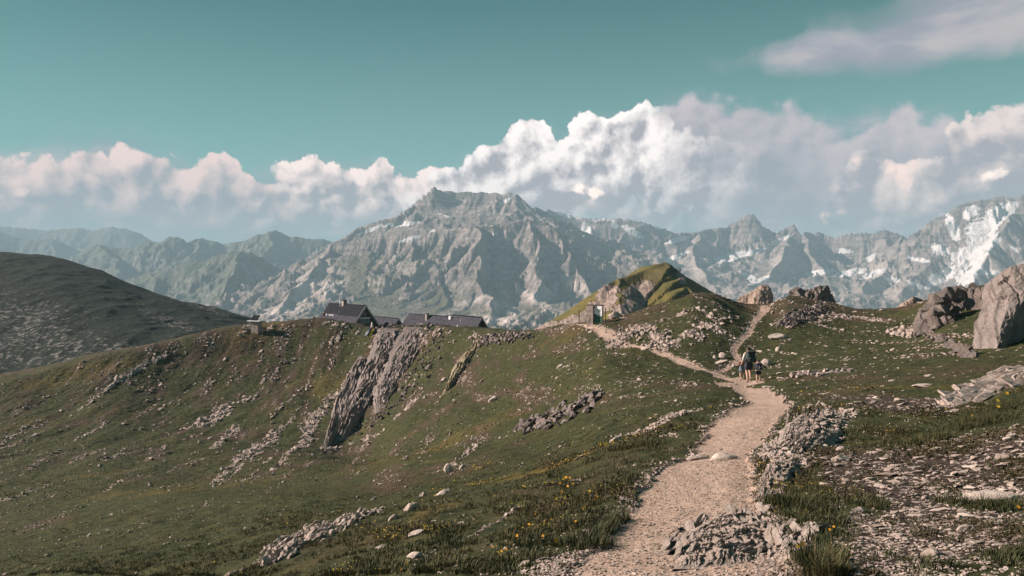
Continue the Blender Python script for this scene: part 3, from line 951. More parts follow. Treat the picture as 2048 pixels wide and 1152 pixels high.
scree_w = strokes([
    ([(335, 705, 6), (285, 735, 14), (225, 765, 9), (150, 820, 5), (125, 842, 3)], 0.9),
    ([(500, 795, 16), (455, 815, 26), (400, 850, 24), (360, 860, 10)], 0.9), ([(470, 850, 12), (420, 900, 10)], 0.85),
    ([(568, 850, 10), (520, 885, 20), (460, 935, 18), (420, 970, 6)], 1.0),
    ([(600, 810, 6), (560, 860, 8), (480, 930, 8), (420, 980, 5)], 0.7),
    ([(705, 740, 8), (660, 800, 18), (620, 850, 18), (570, 910, 8), (540, 950, 4)], 0.9),
    ([(830, 800, 10), (780, 850, 14), (700, 890, 12), (650, 900, 6)], 0.8),
    ([(760, 1010, 12), (690, 1040, 28), (600, 1085, 36), (500, 1130, 30), (430, 1160, 20)], 1.0),
    ([(960, 890, 8), (900, 935, 12), (830, 960, 14)], 0.9), ([(1000, 880, 6), (1090, 845, 8), (1130, 830, 6)], 0.6),
    ([(820, 980, 14), (720, 1000, 12)], 0.6),
    ([(1215, 790, 10), (1150, 815, 16), (1080, 850, 18), (1030, 868, 6)], 0.6),
    ([(1320, 930, 12), (1240, 945, 14), (1170, 965, 14), (1150, 985, 10)], 0.9), ([(1040, 1030, 10), (930, 1080, 12), (890, 1100, 8)], 0.9),
    ([(1170, 1040, 10), (1080, 1060, 16), (1020, 1070, 12)], 0.7),
    ([(1330, 845, 22), (1400, 830, 10), (1290, 865, 20), (1225, 875, 8)], 0.8), ([(1200, 810, 8), (1300, 782, 10), (1430, 770, 10)], 0.7),
    ([(1330, 870, 20), (1370, 890, 16), (1290, 910, 12)], 0.7),
    ([(1225, 690, 16), (1255, 665, 26), (1300, 655, 12)], 1.0), ([(1300, 690, 14), (1330, 700, 10), (1310, 670, 10)], 0.9),
    ([(1330, 640, 18), (1400, 615, 20), (1440, 640, 30), (1400, 665, 26), (1340, 690, 20)], 0.78), ([(1380, 690, 14), (1440, 660, 14)], 0.7),
    ([(1555, 650, 24), (1620, 640, 26), (1700, 635, 20), (1760, 640, 12)], 0.85), ([(1530, 665, 12), (1580, 680, 10)], 0.6), ([(1780, 660, 20), (1800, 670, 16), (1850, 640, 14)], 0.8), ([(1860, 650, 14), (1880, 620, 16)], 0.8),
    ([(650, 645, 12), (700, 658, 7), (745, 672, 5)], 0.9), ([(560, 650, 8), (520, 660, 10), (480, 655, 8)], 0.7), ([(680, 670, 10), (640, 690, 10), (560, 730, 20), (500, 770, 14)], 0.55),
    ([(70, 838, 4), (20, 872, 6), (-40, 910, 4)], 0.6), ([(215, 842, 3), (130, 890, 6), (60, 935, 5)], 0.6), ([(345, 872, 4), (250, 950, 6), (150, 1030, 4)], 0.55), ([(620, 770, 4), (560, 815, 8), (520, 850, 5)], 0.7),
    ([(280, 880, 3), (200, 930, 5), (110, 1000, 3)], 0.5), ([(420, 745, 4), (360, 785, 6), (300, 830, 3)], 0.55), ([(560, 900, 3), (470, 970, 5), (380, 1030, 3)], 0.6), ([(930, 850, 4), (860, 890, 6), (790, 930, 4)], 0.6),
    ([(850, 665, 20), (950, 680, 18), (1010, 675, 14)], 0.55), ([(1000, 690, 14), (1060, 665, 10)], 0.6),
    ([(1700, 830, 26), (1640, 850, 70), (1590, 900, 60), (1560, 960, 30)], 0.95),
    ([(1540, 1010, 30), (1450, 1060, 60), (1560, 1080, 70), (1620, 1110, 50)], 0.95),
    ([(1600, 752, 8), (1680, 742, 8), (1720, 735, 6)], 0.7), ([(1560, 760, 10), (1600, 768, 14)], 0.6),
])
stony_w = strokes([                                           # dark soil crowded with flat stones
    ([(1760, 900, 40), (1900, 900, 50), (2100, 880, 60)], 0.9), ([(1700, 960, 60), (1900, 980, 90), (2150, 960, 90)], 1.0),
    ([(1760, 1080, 120), (1950, 1080, 130), (2200, 1060, 130)], 1.0), ([(1800, 1180, 120), (2200, 1180, 140)], 1.0),
    ([(1650, 790, 26), (1780, 800, 24), (1900, 790, 16)], 0.6), ([(1720, 760, 14), (1850, 750, 12)], 0.5),
    ([(1620, 1150, 80), (1700, 1120, 60)], 0.8),
    ([(1010, 1152, 60), (1120, 1120, 50), (1190, 1060, 40)], 0.5)])
scree = sstep(0.30, 1.0, 0.78 * scree_w + 1.1 * (0.5 * nS + 0.6 * nS2 + 0.35 * nB) * sstep(0.02, 0.5, scree_w))
# thin streaks of stones everywhere on the far wall of the bowl
streak = sstep(0.12, 0.58, nS * 1.25 + nS2 * 0.75 + 0.15 * nA) * sstep(18, 45, GY) * 0.8
stony_w = np.maximum(stony_w, blobs(GUU0, GV0, [(1860, 1030, 260, 130, -8), (2060, 940, 170, 90, 0), (1760, 930, 120, 40, -6), (1950, 880, 130, 24, 0), (1700, 1180, 160, 70, 0), (1800, 812, 110, 16, 0), (1640, 880, 40, 40, 0)])
                     - 0.9 * np.clip(blobs(GUU0, GV0, [(1640, 1060, 50, 70, 0), (1990, 995, 70, 14, 0), (1590, 1010, 40, 26, 0), (1660, 1140, 34, 26, 0), (1830, 860, 80, 16, -8), (1740, 1000, 40, 14, 0)]), 0, 1))
stony = sstep(0.2, 0.75, stony_w + 0.55 * nB + 0.3 * nA)
grassy = np.clip(1 - 1.1 * scree - 0.92 * stony - 1.3 * path_m - 0.55 * path_edge - 0.5 * streak, 0, 1)
dark_dell = sstep(38, 48, GY) * sstep(0, 6, GX)               # lusher turf in the dip behind the edge
dim_green = sstep(620, 250, GUU0) * sstep(820, 900, GV0)  # greener turf at lower left; its darkening also imitates the lens falloff there
brown = np.clip(0.30 - 0.30 * dim_green + 0.16 * sstep(30, 110, GY) + 1.0 * nA + 1.5 * nS * sstep(15, 40, GY) + 0.4 * nS2 + 0.3 * nB + 0.35 * sstep(135, 168, GY) - 0.5 * dark_dell * sstep(90, 60, GY) + 0.45 * sstep(60, 90, GY) * sstep(0, 10, GX), 0, 1)
ochre = np.clip(strokes([([(1330, 800, 20), (1270, 830, 20)], 0.5), ([(1210, 890, 30), (1100, 930, 30), (960, 960, 30)], 0.9), ([(1250, 965, 20), (1150, 1000, 40)], 0.5),
                         ([(900, 1010, 30), (800, 1060, 40)], 0.6), ([(250, 730, 30), (60, 770, 30)], 0.6), ([(1700, 770, 20), (1900, 775, 20)], 0.5), ([(430, 960, 50), (300, 990, 40)], 0.2)]) + 0.4 * nB + 0.55 * sstep(0.15, 0.55, fbm(GX / 14 + 4, GY / 22, 4, 191)), 0, 1)

GZ0 = GZ.copy()
# roughness of the ground itself
fade = lambda s: np.clip(1.6 * s * F / (GY * 9.0), 0, 1)
hump = ridged(GX / 1.3, GY / 1.3, 3, 151) - 0.4
GZ = GZ + sstep(3, 12, GY) * (0.34 * fbm(GX / 7.5, GY / 7.5, 3, 161) + 0.55 * sstep(40, 100, GY) * fbm(GX / 5.0, GY / 16.0, 4, 165))
GZ = GZ + 0.075 * nB * (1 - 0.75 * path_m)
GZ = GZ + (0.05 + 0.07 * sstep(15, 60, GY)) * grassy * hump * 0.9
GZ = GZ + 0.016 * nC * (1 - 0.55 * path_m)
GZ = GZ - 0.07 * path_m - 0.02 * path_edge                        # trodden down
tread = sstep(0.0, 1.0, path_w)
GZ = GZ + 0.006 * fbm(GX / 0.16, GY / 0.16, 3, 171) * fade(0.16)
GZ = GZ + (0.05 + 0.002 * GY) * scree * (ridged(GX / (0.5 + 0.010 * GY), GY / (1.6 + 0.03 * GY), 4, 181) - 0.4) * sstep(6, 20, GY)


def ground_material():
    m, t = new_mat("hillside_ground")
    pos = t.node('ShaderNodeNewGeometry').outputs['Position']
    pa, ed, sc, st, gr, br, oc = (attr(t, n_) for n_ in ('path', 'edge', 'scree', 'stony', 'grassy', 'brown', 'ochre'))
    big = t.noise(pos, 0.22, 6, 0.6)
    mid = t.noise(pos, 1.7, 6, 0.65)
    fin = t.noise(pos, 11.0, 5, 0.65)
    grit = t.noise(pos, 60.0, 4, 0.7)
    strk = t.noise(t.vm('MULTIPLY', pos, (1.5, 0.22, 1.0)), 1.0, 7, 0.68)
    # turf
    g1 = t.mix(t.mr(mid, 0.32, 0.68), (0.016, 0.022, 0.010), (0.048, 0.052, 0.019))
    g1 = t.mix(t.mr(fin, 0.35, 0.75), g1, t.mix(0.5, g1, (0.080, 0.078, 0.033)))
    b1 = t.mix(t.mr(fin, 0.3, 0.7), (0.036, 0.027, 0.018), (0.082, 0.060, 0.038))
    turf = t.mix(t.mr(t.m('ADD', br, t.m('MULTIPLY', t.m('SUBTRACT', mid, 0.5), 0.9)), 0.35, 0.95), g1, b1)
    turf = t.mix(t.m('MULTIPLY', oc, t.mr(t.m('ADD', mid, t.m('MULTIPLY', fin, 0.4)), 0.5, 0.9)), turf, (0.15, 0.105, 0.028))
    # soil and trodden path
    soil = t.mix(t.mr(fin, 0.3, 0.7), (0.030, 0.022, 0.018), (0.078, 0.058, 0.047))
    pth = t.mix(t.mr(t.m('ADD', t.m('MULTIPLY', mid, 0.6), t.m('MULTIPLY', fin, 0.4)), 0.35, 0.68), (0.385, 0.280, 0.222), (0.54, 0.405, 0.325))
    pth = t.mix(t.mr(grit, 0.35, 0.75), t.mix(0.30, pth, (0.13, 0.095, 0.075)), pth)
    pth = t.mix(attr(t, 'worn'), t.mix(0.26, pth, (0.20, 0.145, 0.115)), t.mix(0.35, pth, (0.57, 0.43, 0.35)))
    # scree: pale chips
    cell = t.voro(t.vm('ADD', pos, t.vm('SCALE', t.noise(pos, 3.0, 3, out=1), 0.25)), 5.0, 'F1', 2.0, 1)
    cv = t.sep(cell)[0]
    pale = t.mix(cv, (0.20, 0.155, 0.135), (0.46, 0.37, 0.32))
    pale = t.mix(t.mr(strk, 0.36, 0.62), t.mix(0.55, pale, soil), pale)
    col = turf
    bare = t.m('SUBTRACT', 1.0, t.mr(t.m('ADD', gr, t.m('MULTIPLY', t.m('SUBTRACT', t.m('ADD', t.m('MULTIPLY', fin, 0.6), t.m('MULTIPLY', strk, 0.5)), 0.55), 1.1)), 0.25, 0.6))
    col = t.mix(bare, col, soil)
    scm = t.mr(t.m('ADD', sc, t.m('MULTIPLY', t.m('SUBTRACT', t.m('ADD', t.m('MULTIPLY', strk, 0.7), t.m('MULTIPLY', fin, 0.3)), 0.5), 1.2)), 0.42, 0.72)
    col = t.mix(scm, col, pale)
    col = t.mix(t.mr(t.m('ADD', pa, t.m('MULTIPLY', ed, t.m('MULTIPLY', fin, 0.55))), 0.2, 0.8), col, pth)
    t.put(t.bsdf.inputs['Base Color'], col)
    t.bsdf.inputs['Roughness'].default_value = 0.95
    t.bsdf.inputs['Specular IOR Level'].default_value = 0.12
    h = t.m('ADD', t.m('MULTIPLY', fin, 0.05), t.m('ADD', t.m('MULTIPLY', grit, 0.012), t.m('MULTIPLY', mid, 0.14)))
    h = t.m('ADD', h, t.m('MULTIPLY', t.m('MULTIPLY', cv, scm), 0.05))
    t.put(t.bsdf.inputs['Normal'], bump(t, h, 0.9, 1.0))
    return m


m_ground = ground_material()
gco = np.stack([GX, GY, GZ], -1).reshape(-1, 3)
gat = {'path': path_m, 'edge': path_edge, 'scree': np.clip(scree + 0.62 * streak * sstep(30, 70, GY), 0, 1), 'stony': stony, 'grassy': grassy, 'brown': brown, 'ochre': ochre, 'worn': np.clip(sstep(0.75, 1.35, path_w) + 0.5 * nB, 0, 1)}
gf = grid_faces(NRG, NG)
isp = (path_m.ravel()[gf].mean(1) > 0.5)


def sub_mesh(name, faces):
    used, inv = np.unique(faces, return_inverse=True)
    return mesh_np(name, gco[used], inv.reshape(faces.shape), m_ground, {k: a.ravel()[used] for k, a in gat.items()})


tag(link(bpy.data.objects.new("hillside", sub_mesh("hillside", gf[~isp]))), kind='structure')
tag(link(bpy.data.objects.new("path", sub_mesh("path", gf[isp]))), kind='structure')

# ------------------------------------------------------------------ hill across the dip, left, darkened in colour for its shade
HC = {-600: (455, 470, 900, 300), -300: (478, 460, 860, 280), 0: (503, 440, 800, 262), 100: (513, 430, 770, 262), 200: (541, 420, 740, 262), 300: (582, 405, 722, 262), 400: (608, 392, 700, 266),
      500: (634, 380, 690, 270), 560: (652, 372, 690, 275), 700: (690, 360, 720, 280)}
hu = np.linspace(-420, 640, 420)
hku = sorted(HC)
cv_, cy_, bv_, by_ = (pchip(hku, [HC[u][i] for u in hku], hu) for i in range(4))
NH = 260
tt = np.linspace(0, 1.35, NH)[:, None]
HY = np.where(tt <= 1, by_ * (cy_ / by_) ** tt, cy_ + (tt - 1) / 0.35 * 160)
zc = P(hu, cv_, cy_)[:, 2]
zb_ = P(hu, bv_, by_)[:, 2]
prof = np.where(tt <= 1, 1 - (1 - np.minimum(tt, 1)) ** 1.35, 1 - 1.1 * ((tt - 1) / 0.35) ** 1.3)
HZ = zb_ + (zc - zb_) * prof - np.where(tt > 1, (tt - 1) / 0.35 * 60, 0)
HX = (hu - CX) / F * HY
HZ = HZ + 1.6 * fbm(HX / 30, HY / 30, 5, 201) * sstep(0, 0.2, 1 - np.abs(tt - 1)) + 1.3 * (ridged(HX / 14 - HY / 40, HY / 26, 4, 205) - 0.45) * (0.25 + 0.75 * sstep(1.0, 0.8, tt))
hv = px(HX, HY, HZ)
stone_h = np.clip(blobs(hv[0], hv[1], [(80, 660, 150, 70, 20), (180, 690, 90, 40, 25), (0, 720, 90, 60, 0), (380, 600, 120, 14, 24), (330, 640, 80, 16, 22), (250, 700, 60, 20, 10)]) + 0.7 * fbm(HX / 18, HY / 18, 5, 211), 0, 1)


def hill_material():
    m, t = new_mat("shade_toned_hill_ground")
    pos = t.node('ShaderNodeNewGeometry').outputs['Position']
    n1 = t.noise(pos, 0.09, 6, 0.6)
    n2 = t.noise(pos, 0.55, 6, 0.7)
    strk = t.noise(t.vm('MULTIPLY', pos, (0.25, 0.7, 0.9)), 1.0, 6, 0.7)
    turf = t.mix(t.mr(n2, 0.3, 0.7), (0.013, 0.020, 0.016), (0.032, 0.041, 0.032))  # turf colour kept very dark to stand in for shade on the hill
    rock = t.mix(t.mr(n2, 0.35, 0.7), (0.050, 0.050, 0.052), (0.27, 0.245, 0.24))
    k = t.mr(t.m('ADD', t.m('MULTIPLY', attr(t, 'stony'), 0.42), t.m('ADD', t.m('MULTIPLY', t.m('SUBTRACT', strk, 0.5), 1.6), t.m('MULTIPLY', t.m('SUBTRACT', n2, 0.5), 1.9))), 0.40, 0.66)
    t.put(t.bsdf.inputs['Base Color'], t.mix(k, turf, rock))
    t.bsdf.inputs['Roughness'].default_value = 0.95
    t.bsdf.inputs['Specular IOR Level'].default_value = 0.1
    t.put(t.bsdf.inputs['Normal'], bump(t, t.m('ADD', t.m('MULTIPLY', n2, 1.1), t.m('MULTIPLY', strk, 0.9)), 0.9, 1.0))
    return m


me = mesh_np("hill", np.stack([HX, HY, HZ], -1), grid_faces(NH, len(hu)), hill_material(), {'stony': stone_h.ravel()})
tag(link(bpy.data.objects.new("hill", me)), kind='structure')

# ------------------------------------------------------------------ green knoll behind the sign
ku = np.linspace(1020, 1560, 380)
ky = np.linspace(185, 400, 300)
KU, KY = np.meshgrid(ku, ky)
KX = (KU - CX) / F * KY
kl = [dict(p=PL((1060, 740, 258), (1100, 700, 260), (1132, 664, 262), (1160, 638, 262), (1174, 621, 262), (1184, 600, 264), (1207, 569, 268), (1235, 557, 272), (1278, 543, 278), (1316, 529, 284), (1334, 524, 286)), k=(0.80, 0.56), L=12, lam=6, rib=0.08, seed=81),
      dict(p=PL((1330, 525, 286), (1341, 528, 284), (1354, 544, 279), (1366, 555, 274), (1376, 572, 268), (1388, 588, 262), (1400, 612, 252), (1412, 660, 238)), k=(0.22, 0.20), asym=4.0, lim=(9.0, 0.4), L=14, lam=14, rib=0.02, seed=83),
      dict(p=PL((1237, 557, 271), (1236, 572, 264), (1238, 600, 250), (1250, 640, 232)), k=(0.85, 0.75), asym=0.6, lim=(5.0, 0.5), L=12, lam=4, rib=0.2, seed=85)]
wx = KX + 1.2 * fbm(KX / 9, KY / 9, 4, 221)
KZ = seg_tent(wx, KY, kl)[0]
KZ = KZ + 0.6 * fbm(KX / 16, KY / 16, 5, 225) + 0.22 * (ridged(KX / 4, KY / 7, 4, 227) - 0.45)
kuv = px(KX, KY, KZ)
rk = np.clip(blobs(kuv[0], kuv[1], [(1212, 594, 24, 34, 25), (1190, 615, 20, 18, 0), (1272, 592, 26, 26, -30), (1290, 575, 22, 16, 0), (1362, 552, 8, 22, -25), (1260, 618, 40, 12, 0), (1160, 640, 30, 12, -40), (1120, 655, 50, 12, -30), (1085, 665, 50, 20, -20)])
             + 0.35 * fbm(KX / 5, KY / 7, 5, 231), 0, 1)
kb = np.clip(blobs(kuv[0], kuv[1], [(1330, 532, 30, 8, 10), (1300, 555, 40, 12, -15), (1250, 575, 16, 30, 0), (1285, 570, 26, 26, 0)]), 0, 1)


def knoll_material():
    m, t = new_mat("knoll_ground")
    pos = t.node('ShaderNodeNewGeometry').outputs['Position']
    n1 = t.noise(pos, 0.12, 6, 0.6)
    n2 = t.noise(pos, 0.8, 6, 0.65)
    strk = t.noise(t.vm('MULTIPLY', pos, (0.8, 0.14, 0.5)), 1.0, 6, 0.65)
    turf = t.mix(t.mr(n1, 0.35, 0.68), (0.088, 0.086, 0.034), (0.165, 0.130, 0.042))
    turf = t.mix(t.mr(n2, 0.4, 0.75), turf, t.mix(0.5, turf, (0.07, 0.075, 0.025)))
    turf = t.mix(t.m('MULTIPLY', attr(t, 'brown'), 0.85), turf, t.mix(t.mr(n2, 0.3, 0.7), (0.075, 0.062, 0.034), (0.12, 0.10, 0.05)))
    rock = t.mix(t.mr(t.m('ADD', t.m('MULTIPLY', n2, 0.5), t.m('MULTIPLY', strk, 0.5)), 0.36, 0.66), (0.15, 0.118, 0.105), (0.40, 0.32, 0.28))
    k = t.mr(t.m('ADD', attr(t, 'rock'), t.m('MULTIPLY', t.m('SUBTRACT', strk, 0.5), 1.1)), 0.40, 0.62)
    t.put(t.bsdf.inputs['Base Color'], t.mix(k, turf, rock))
    t.bsdf.inputs['Roughness'].default_value = 0.95
    t.bsdf.inputs['Specular IOR Level'].default_value = 0.1
    t.put(t.bsdf.inputs['Normal'], bump(t, t.m('ADD', t.m('MULTIPLY', n2, 0.5), t.m('MULTIPLY', t.m('MULTIPLY', strk, k), 1.6)), 0.8, 1.0))
    return m


me = mesh_np("knoll", np.stack([KX, KY, KZ], -1), grid_faces(300, 380), knoll_material(), {'rock': rk.ravel(), 'brown': kb.ravel()})
tag(link(bpy.data.objects.new("knoll", me)), kind='structure')

# ------------------------------------------------------------------ rock
def stone_material(name, lo, hi, lichen=0.3, strata=0.0, scale=1.0, random_tone=False, bmp=0.02):
    m, t = new_mat(name)
    tc = t.node('ShaderNodeTexCoord')
    pos = t.node('ShaderNodeNewGeometry').outputs['Position']
    n1 = t.noise(pos, 2.2 * scale, 6, 0.62)
    n2 = t.noise(pos, 14.0 * scale, 6, 0.68)
    n3 = t.noise(pos, 70.0 * scale, 3, 0.6)
    k = t.m('ADD', t.m('MULTIPLY', n1, 0.5), t.m('MULTIPLY', n2, 0.5))
    h = t.m('ADD', t.m('MULTIPLY', n2, bmp), t.m('MULTIPLY', n3, bmp * 0.25))
    if strata:
        q = t.m('ADD', attr(t, 'layer'), t.m('MULTIPLY', n1, 0.6))
        st = t.noise(q, strata, 5, 0.7, '1D')
        k = t.m('ADD', t.m('MULTIPLY', k, 0.55), t.m('MULTIPLY', st, 0.45))
        h = t.m('ADD', h, t.m('MULTIPLY', st, bmp * 2.5))
    col = t.mix(t.mr(k, 0.32, 0.70), lo, hi)
    tone = t.sep(t.node('ShaderNodeObjectInfo').outputs['Color'])[0] if random_tone else attr(t, 'tone')
    col = t.mix(t.m('MULTIPLY', tone, 0.55), col, t.mix(0.62, col, (0.17, 0.105, 0.075)))
    col = t.mix(t.m('MULTIPLY', t.mr(n1, 0.55, 0.75), lichen), col, (0.115, 0.105, 0.06))
    t.put(t.bsdf.inputs['Base Color'], col)
    t.bsdf.inputs['Roughness'].default_value = 0.9
    t.bsdf.inputs['Specular IOR Level'].default_value = 0.2
    t.put(t.bsdf.inputs['Normal'], bump(t, h, 0.8, 1.0))
    return m


m_stone = stone_material("pale_stone", (0.185, 0.153, 0.135), (0.53, 0.44, 0.39))
m_stone_each = stone_material("pale_boulder", (0.27, 0.225, 0.195), (0.58, 0.485, 0.43), 0.2, random_tone=True)
m_schist = stone_material("schist", (0.165, 0.138, 0.122), (0.43, 0.36, 0.318), 0.1, strata=9.0)
m_slab = stone_material("slab_rock", (0.105, 0.090, 0.086), (0.325, 0.280, 0.265), 0.10, strata=5.0, scale=0.35, bmp=0.10)
m_slabg = stone_material("turfy_slab_rock", (0.17, 0.145, 0.09), (0.38, 0.32, 0.22), 0.4, strata=6.0, scale=0.4, bmp=0.08)
m_dkridge = stone_material("dark_ridge_rock", (0.065, 0.057, 0.054), (0.25, 0.215, 0.20), 0.25, scale=0.5, bmp=0.2)
m_cliff = stone_material("cliff_rock", (0.125, 0.110, 0.105), (0.315, 0.275, 0.258), 0.10, scale=0.5, bmp=0.12)
m_crag = stone_material("crag_rock", (0.15, 0.115, 0.098), (0.44, 0.34, 0.285), 0.15, scale=0.22, bmp=0.2)

rs = np.random.RandomState(21)


def hull_points(seed, n=11):
    r_ = np.random.RandomState(seed)
    p = r_.normal(size=(n, 3))
    p /= np.linalg.norm(p, axis=1)[:, None]
    p *= r_.uniform(0.75, 1.0, (n, 1))
    return p


def hull_mesh(pts):
    bm = bmesh.new()
    vs_ = [bm.verts.new(p) for p in pts]
    g = bmesh.ops.convex_hull(bm, input=vs_)
    bmesh.ops.delete(bm, geom=[v_ for v_ in bm.verts if not v_.link_faces], context='VERTS')
    bmesh.ops.triangulate(bm, faces=bm.faces[:])
    bm.verts.index_update()
    co = np.array([v_.co[:] for v_ in bm.verts])
    fa = np.array([[v_.index for v_ in f.verts] for f in bm.faces])
    bm.free()
    return co, fa


HULLS = [hull_mesh(hull_points(300 + i, 9 + i % 4)) for i in range(24)]

# ground normals of the smooth terrain
_dx = np.stack([np.gradient(GX, axis=1), np.gradient(GY, axis=1), np.gradient(GZ0, axis=1)], -1)
_dy = np.stack([np.gradient(GX, axis=0), np.gradient(GY, axis=0), np.gradient(GZ0, axis=0)], -1)
GN = np.cross(_dx, _dy)
GN /= np.linalg.norm(GN, axis=-1)[..., None]
GV = px(GX, GY, GZ)[1]
GUU = np.broadcast_to(ug[None, :], GX.shape)
run_min = np.minimum.accumulate(GV, axis=0)
VIS = (GV <= run_min + 1.0) & (GV < 1190) & (np.arange(NRG)[:, None] < NRG - 26) & (np.arange(NRG)[:, None] > 10) & (GUU > -120) & (GUU < 2260)
# screen size of each grid cell, so that things can be spread by how they look at this spacing
CELL = np.abs(np.gradient(GV, axis=0)) * np.gradient(ug)[None, :]
CELL = np.clip(CELL, 0, 40)


def spread(weight, n, seed):
    """n ground spots drawn with the given weight per unit of apparent area: positions, normals, distance, grid index"""
    r_ = np.random.RandomState(seed)
    w = (np.clip(weight, 0, None) * VIS * CELL).ravel()
    w = np.cumsum(w)
    k = np.searchsorted(w, r_.rand(n) * w[-1])
    i, j = np.unravel_index(np.clip(k, 0, GX.size - 1), GX.shape)
    i = np.clip(i, 0, NRG - 2)
    j = np.clip(j, 0, NG - 2)
    a, b = r_.rand(n), r_.rand(n)

    def g(A_):
        return (A_[i, j] * (1 - a) + A_[i + 1, j] * a) * (1 - b) + (A_[i, j + 1] * (1 - a) + A_[i + 1, j + 1] * a) * b
    pos = np.stack([g(GX), g(GY), g(GZ)], -1)
    return pos, GN[i, j], pos[:, 1], (i, j)


def frames(nrm, yaw, tilt, seed):
    """rotation matrices (n,3,3): z near the ground normal, x at the given yaw"""
    r_ = np.random.RandomState(seed)
    z = nrm + tilt * r_.normal(size=nrm.shape)
    z /= np.linalg.norm(z, axis=1)[:, None]
    x = np.stack([np.cos(yaw), np.sin(yaw), np.zeros_like(yaw)], -1)
    x -= (x * z).sum(1)[:, None] * z
    x /= np.linalg.norm(x, axis=1)[:, None]
    y = np.cross(z, x)
    return np.stack([x, y, z], -1)


class Stones:
    def __init__(self):
        self.pos, self.rot, self.scl, self.var, self.tone, self.cls, self.pxs = [], [], [], [], [], [], []

    def add(self, cls, weight, n, med, sig, lo, hi, seed, flat=(0.25, 0.6), yaw=None, tilt=0.2, tone=0.35, smin=0.02, smax=0.8):
        pos, nrm, d, ij = spread(weight, n, seed)
        r_ = np.random.RandomState(seed + 1)
        size = np.clip(med * np.exp(sig * r_.normal(size=n)), lo, hi)
        s = np.clip(size * d / F * 0.5, smin, smax)
        yw = r_.uniform(0, np.pi, n) if yaw is None else yaw[0] + yaw[1] * r_.normal(size=n)
        rot = frames(nrm, yw, tilt, seed + 2)
        el = r_.uniform(0.5, 0.95, n)
        fl = r_.uniform(flat[0], flat[1], n)
        scl = np.stack([s * r_.uniform(0.9, 1.4, n), s * el, s * fl], -1)
        pos = pos + nrm * (scl[:, 2:3] * r_.uniform(0.0, 0.45, (n, 1)))
        self.pos.append(pos)
        self.rot.append(rot)
        self.scl.append(scl)
        self.var.append(r_.randint(0, len(HULLS), n))
        self.tone.append(np.clip(tone + 0.35 * r_.normal(size=n), 0, 1))
        self.cls += [cls] * n
        self.pxs.append(s / d * F * 2)

    def done(self):
        for k in ('pos', 'rot', 'scl', 'var', 'tone', 'pxs'):
            setattr(self, k, np.concatenate(getattr(self, k)))
        self.cls = np.array(self.cls)


def join_hulls(name, pos, rot, scl, var, tone, mat):
    cos, fas, tns = [], [], []
    base = 0
    for h in range(len(HULLS)):
        k = np.where(var == h)[0]
        if not len(k):
            continue
        hc, hf = HULLS[h]
        c_ = np.einsum('nij,nvj->nvi', rot[k], hc[None] * scl[k][:, None, :]) + pos[k][:, None, :]
        cos.append(c_.reshape(-1, 3))
        fas.append((hf[None] + (np.arange(len(k)) * len(hc))[:, None, None] + base).reshape(-1, 3))
        tns.append(np.repeat(tone[k], len(hc)))
        base += len(k) * len(hc)
    me = mesh_np(name, np.concatenate(cos), np.concatenate(fas), mat, {'tone': np.concatenate(tns)}, smooth=False)
    return me


S = Stones()
left = sstep(4, -4, GX)
near = sstep(26, 14, GY)
S.add('stony', stony ** 1.5 * sstep(40, 20, GY), 5600, 7.0, 0.72, 3.0, 38, 501, (0.16, 0.4), (0.05, 0.45), 0.16, 0.5)
S.add('scree', scree * sstep(8, 14, GY), 6500, 6.5, 0.5, 2.5, 20, 511, (0.3, 0.7), (1.75, 0.45), 0.3, 0.25)
S.add('scree', scree * sstep(18, 8, GY), 1600, 7.5, 0.55, 3, 26, 521, (0.25, 0.6), (0.9, 0.5), 0.25, 0.35)
S.add('scree', streak * (1 - path_m), 6500, 4.6, 0.45, 2.2, 14, 531, (0.3, 0.7), (1.75, 0.5), 0.3, 0.25)
S.add('turf', (1 - path_m) * sstep(0.30, -0.15, nA) * sstep(0.35, -0.2, nS2) * (GX < 8), 6500, 3.4, 0.5, 1.8, 13, 541, (0.3, 0.7), (1.6, 0.6), 0.25, 0.3)
S.add('turf', (1 - path_m) * sstep(-0.1, 0.3, nB) * (GX > 4) * sstep(10, 22, GY), 2000, 5.0, 0.5, 2.5, 15, 551, (0.22, 0.5), (0.1, 0.4), 0.2, 0.2)
S.add('gravel', (path_m * (0.35 + 0.65 * sstep(0.95, 0.4, path_w))) * sstep(30, 15, GY), 2600, 3.6, 0.4, 2, 9, 561, (0.3, 0.6), None, 0.2, 0.4)
S.add('gravel', path_edge * sstep(40, 20, GY), 2400, 6.0, 0.5, 2.5, 20, 571, (0.3, 0.7), None, 0.25, 0.3)
S.add('gravel', path_edge * sstep(35, 50, GY) + 0.3 * path_m * sstep(35, 50, GY), 900, 4.0, 0.4, 2, 10, 581, (0.3, 0.7), None, 0.25, 0.3)
S.done()

# the largest are objects of their own
order = np.argsort(-S.pxs * (0.6 + 0.8 * (S.cls != 'gravel')))
single = order[:240]
rest = np.ones(len(S.pxs), bool)
rest[single] = False
for cls, nm in (('stony', 'rubble'), ('scree', 'scree'), ('turf', 'scattered_stones'), ('gravel', 'gravel')):
    k = rest & (S.cls == cls)
    o = link(bpy.data.objects.new(nm, join_hulls(nm, S.pos[k], S.rot[k], S.scl[k], S.var[k], S.tone[k], m_stone)))
    tag(o, kind='stuff')
HM = []
for i, (c_, f_) in enumerate(HULLS):
    HM.append(mesh_np("stone", c_, f_, m_stone_each, smooth=False))


SINGLES = []
for i in single:
    o = bpy.data.objects.new("stone", HM[S.var[i]])
    M = np.eye(4)
    M[:3, :3] = S.rot[i] * S.scl[i][None, :]
    M[:3, 3] = S.pos[i]
    o.matrix_world = Matrix(M.tolist())
    o.color = (S.tone[i], 0, 0, 1)
    link(o)
    SINGLES.append((o, i))


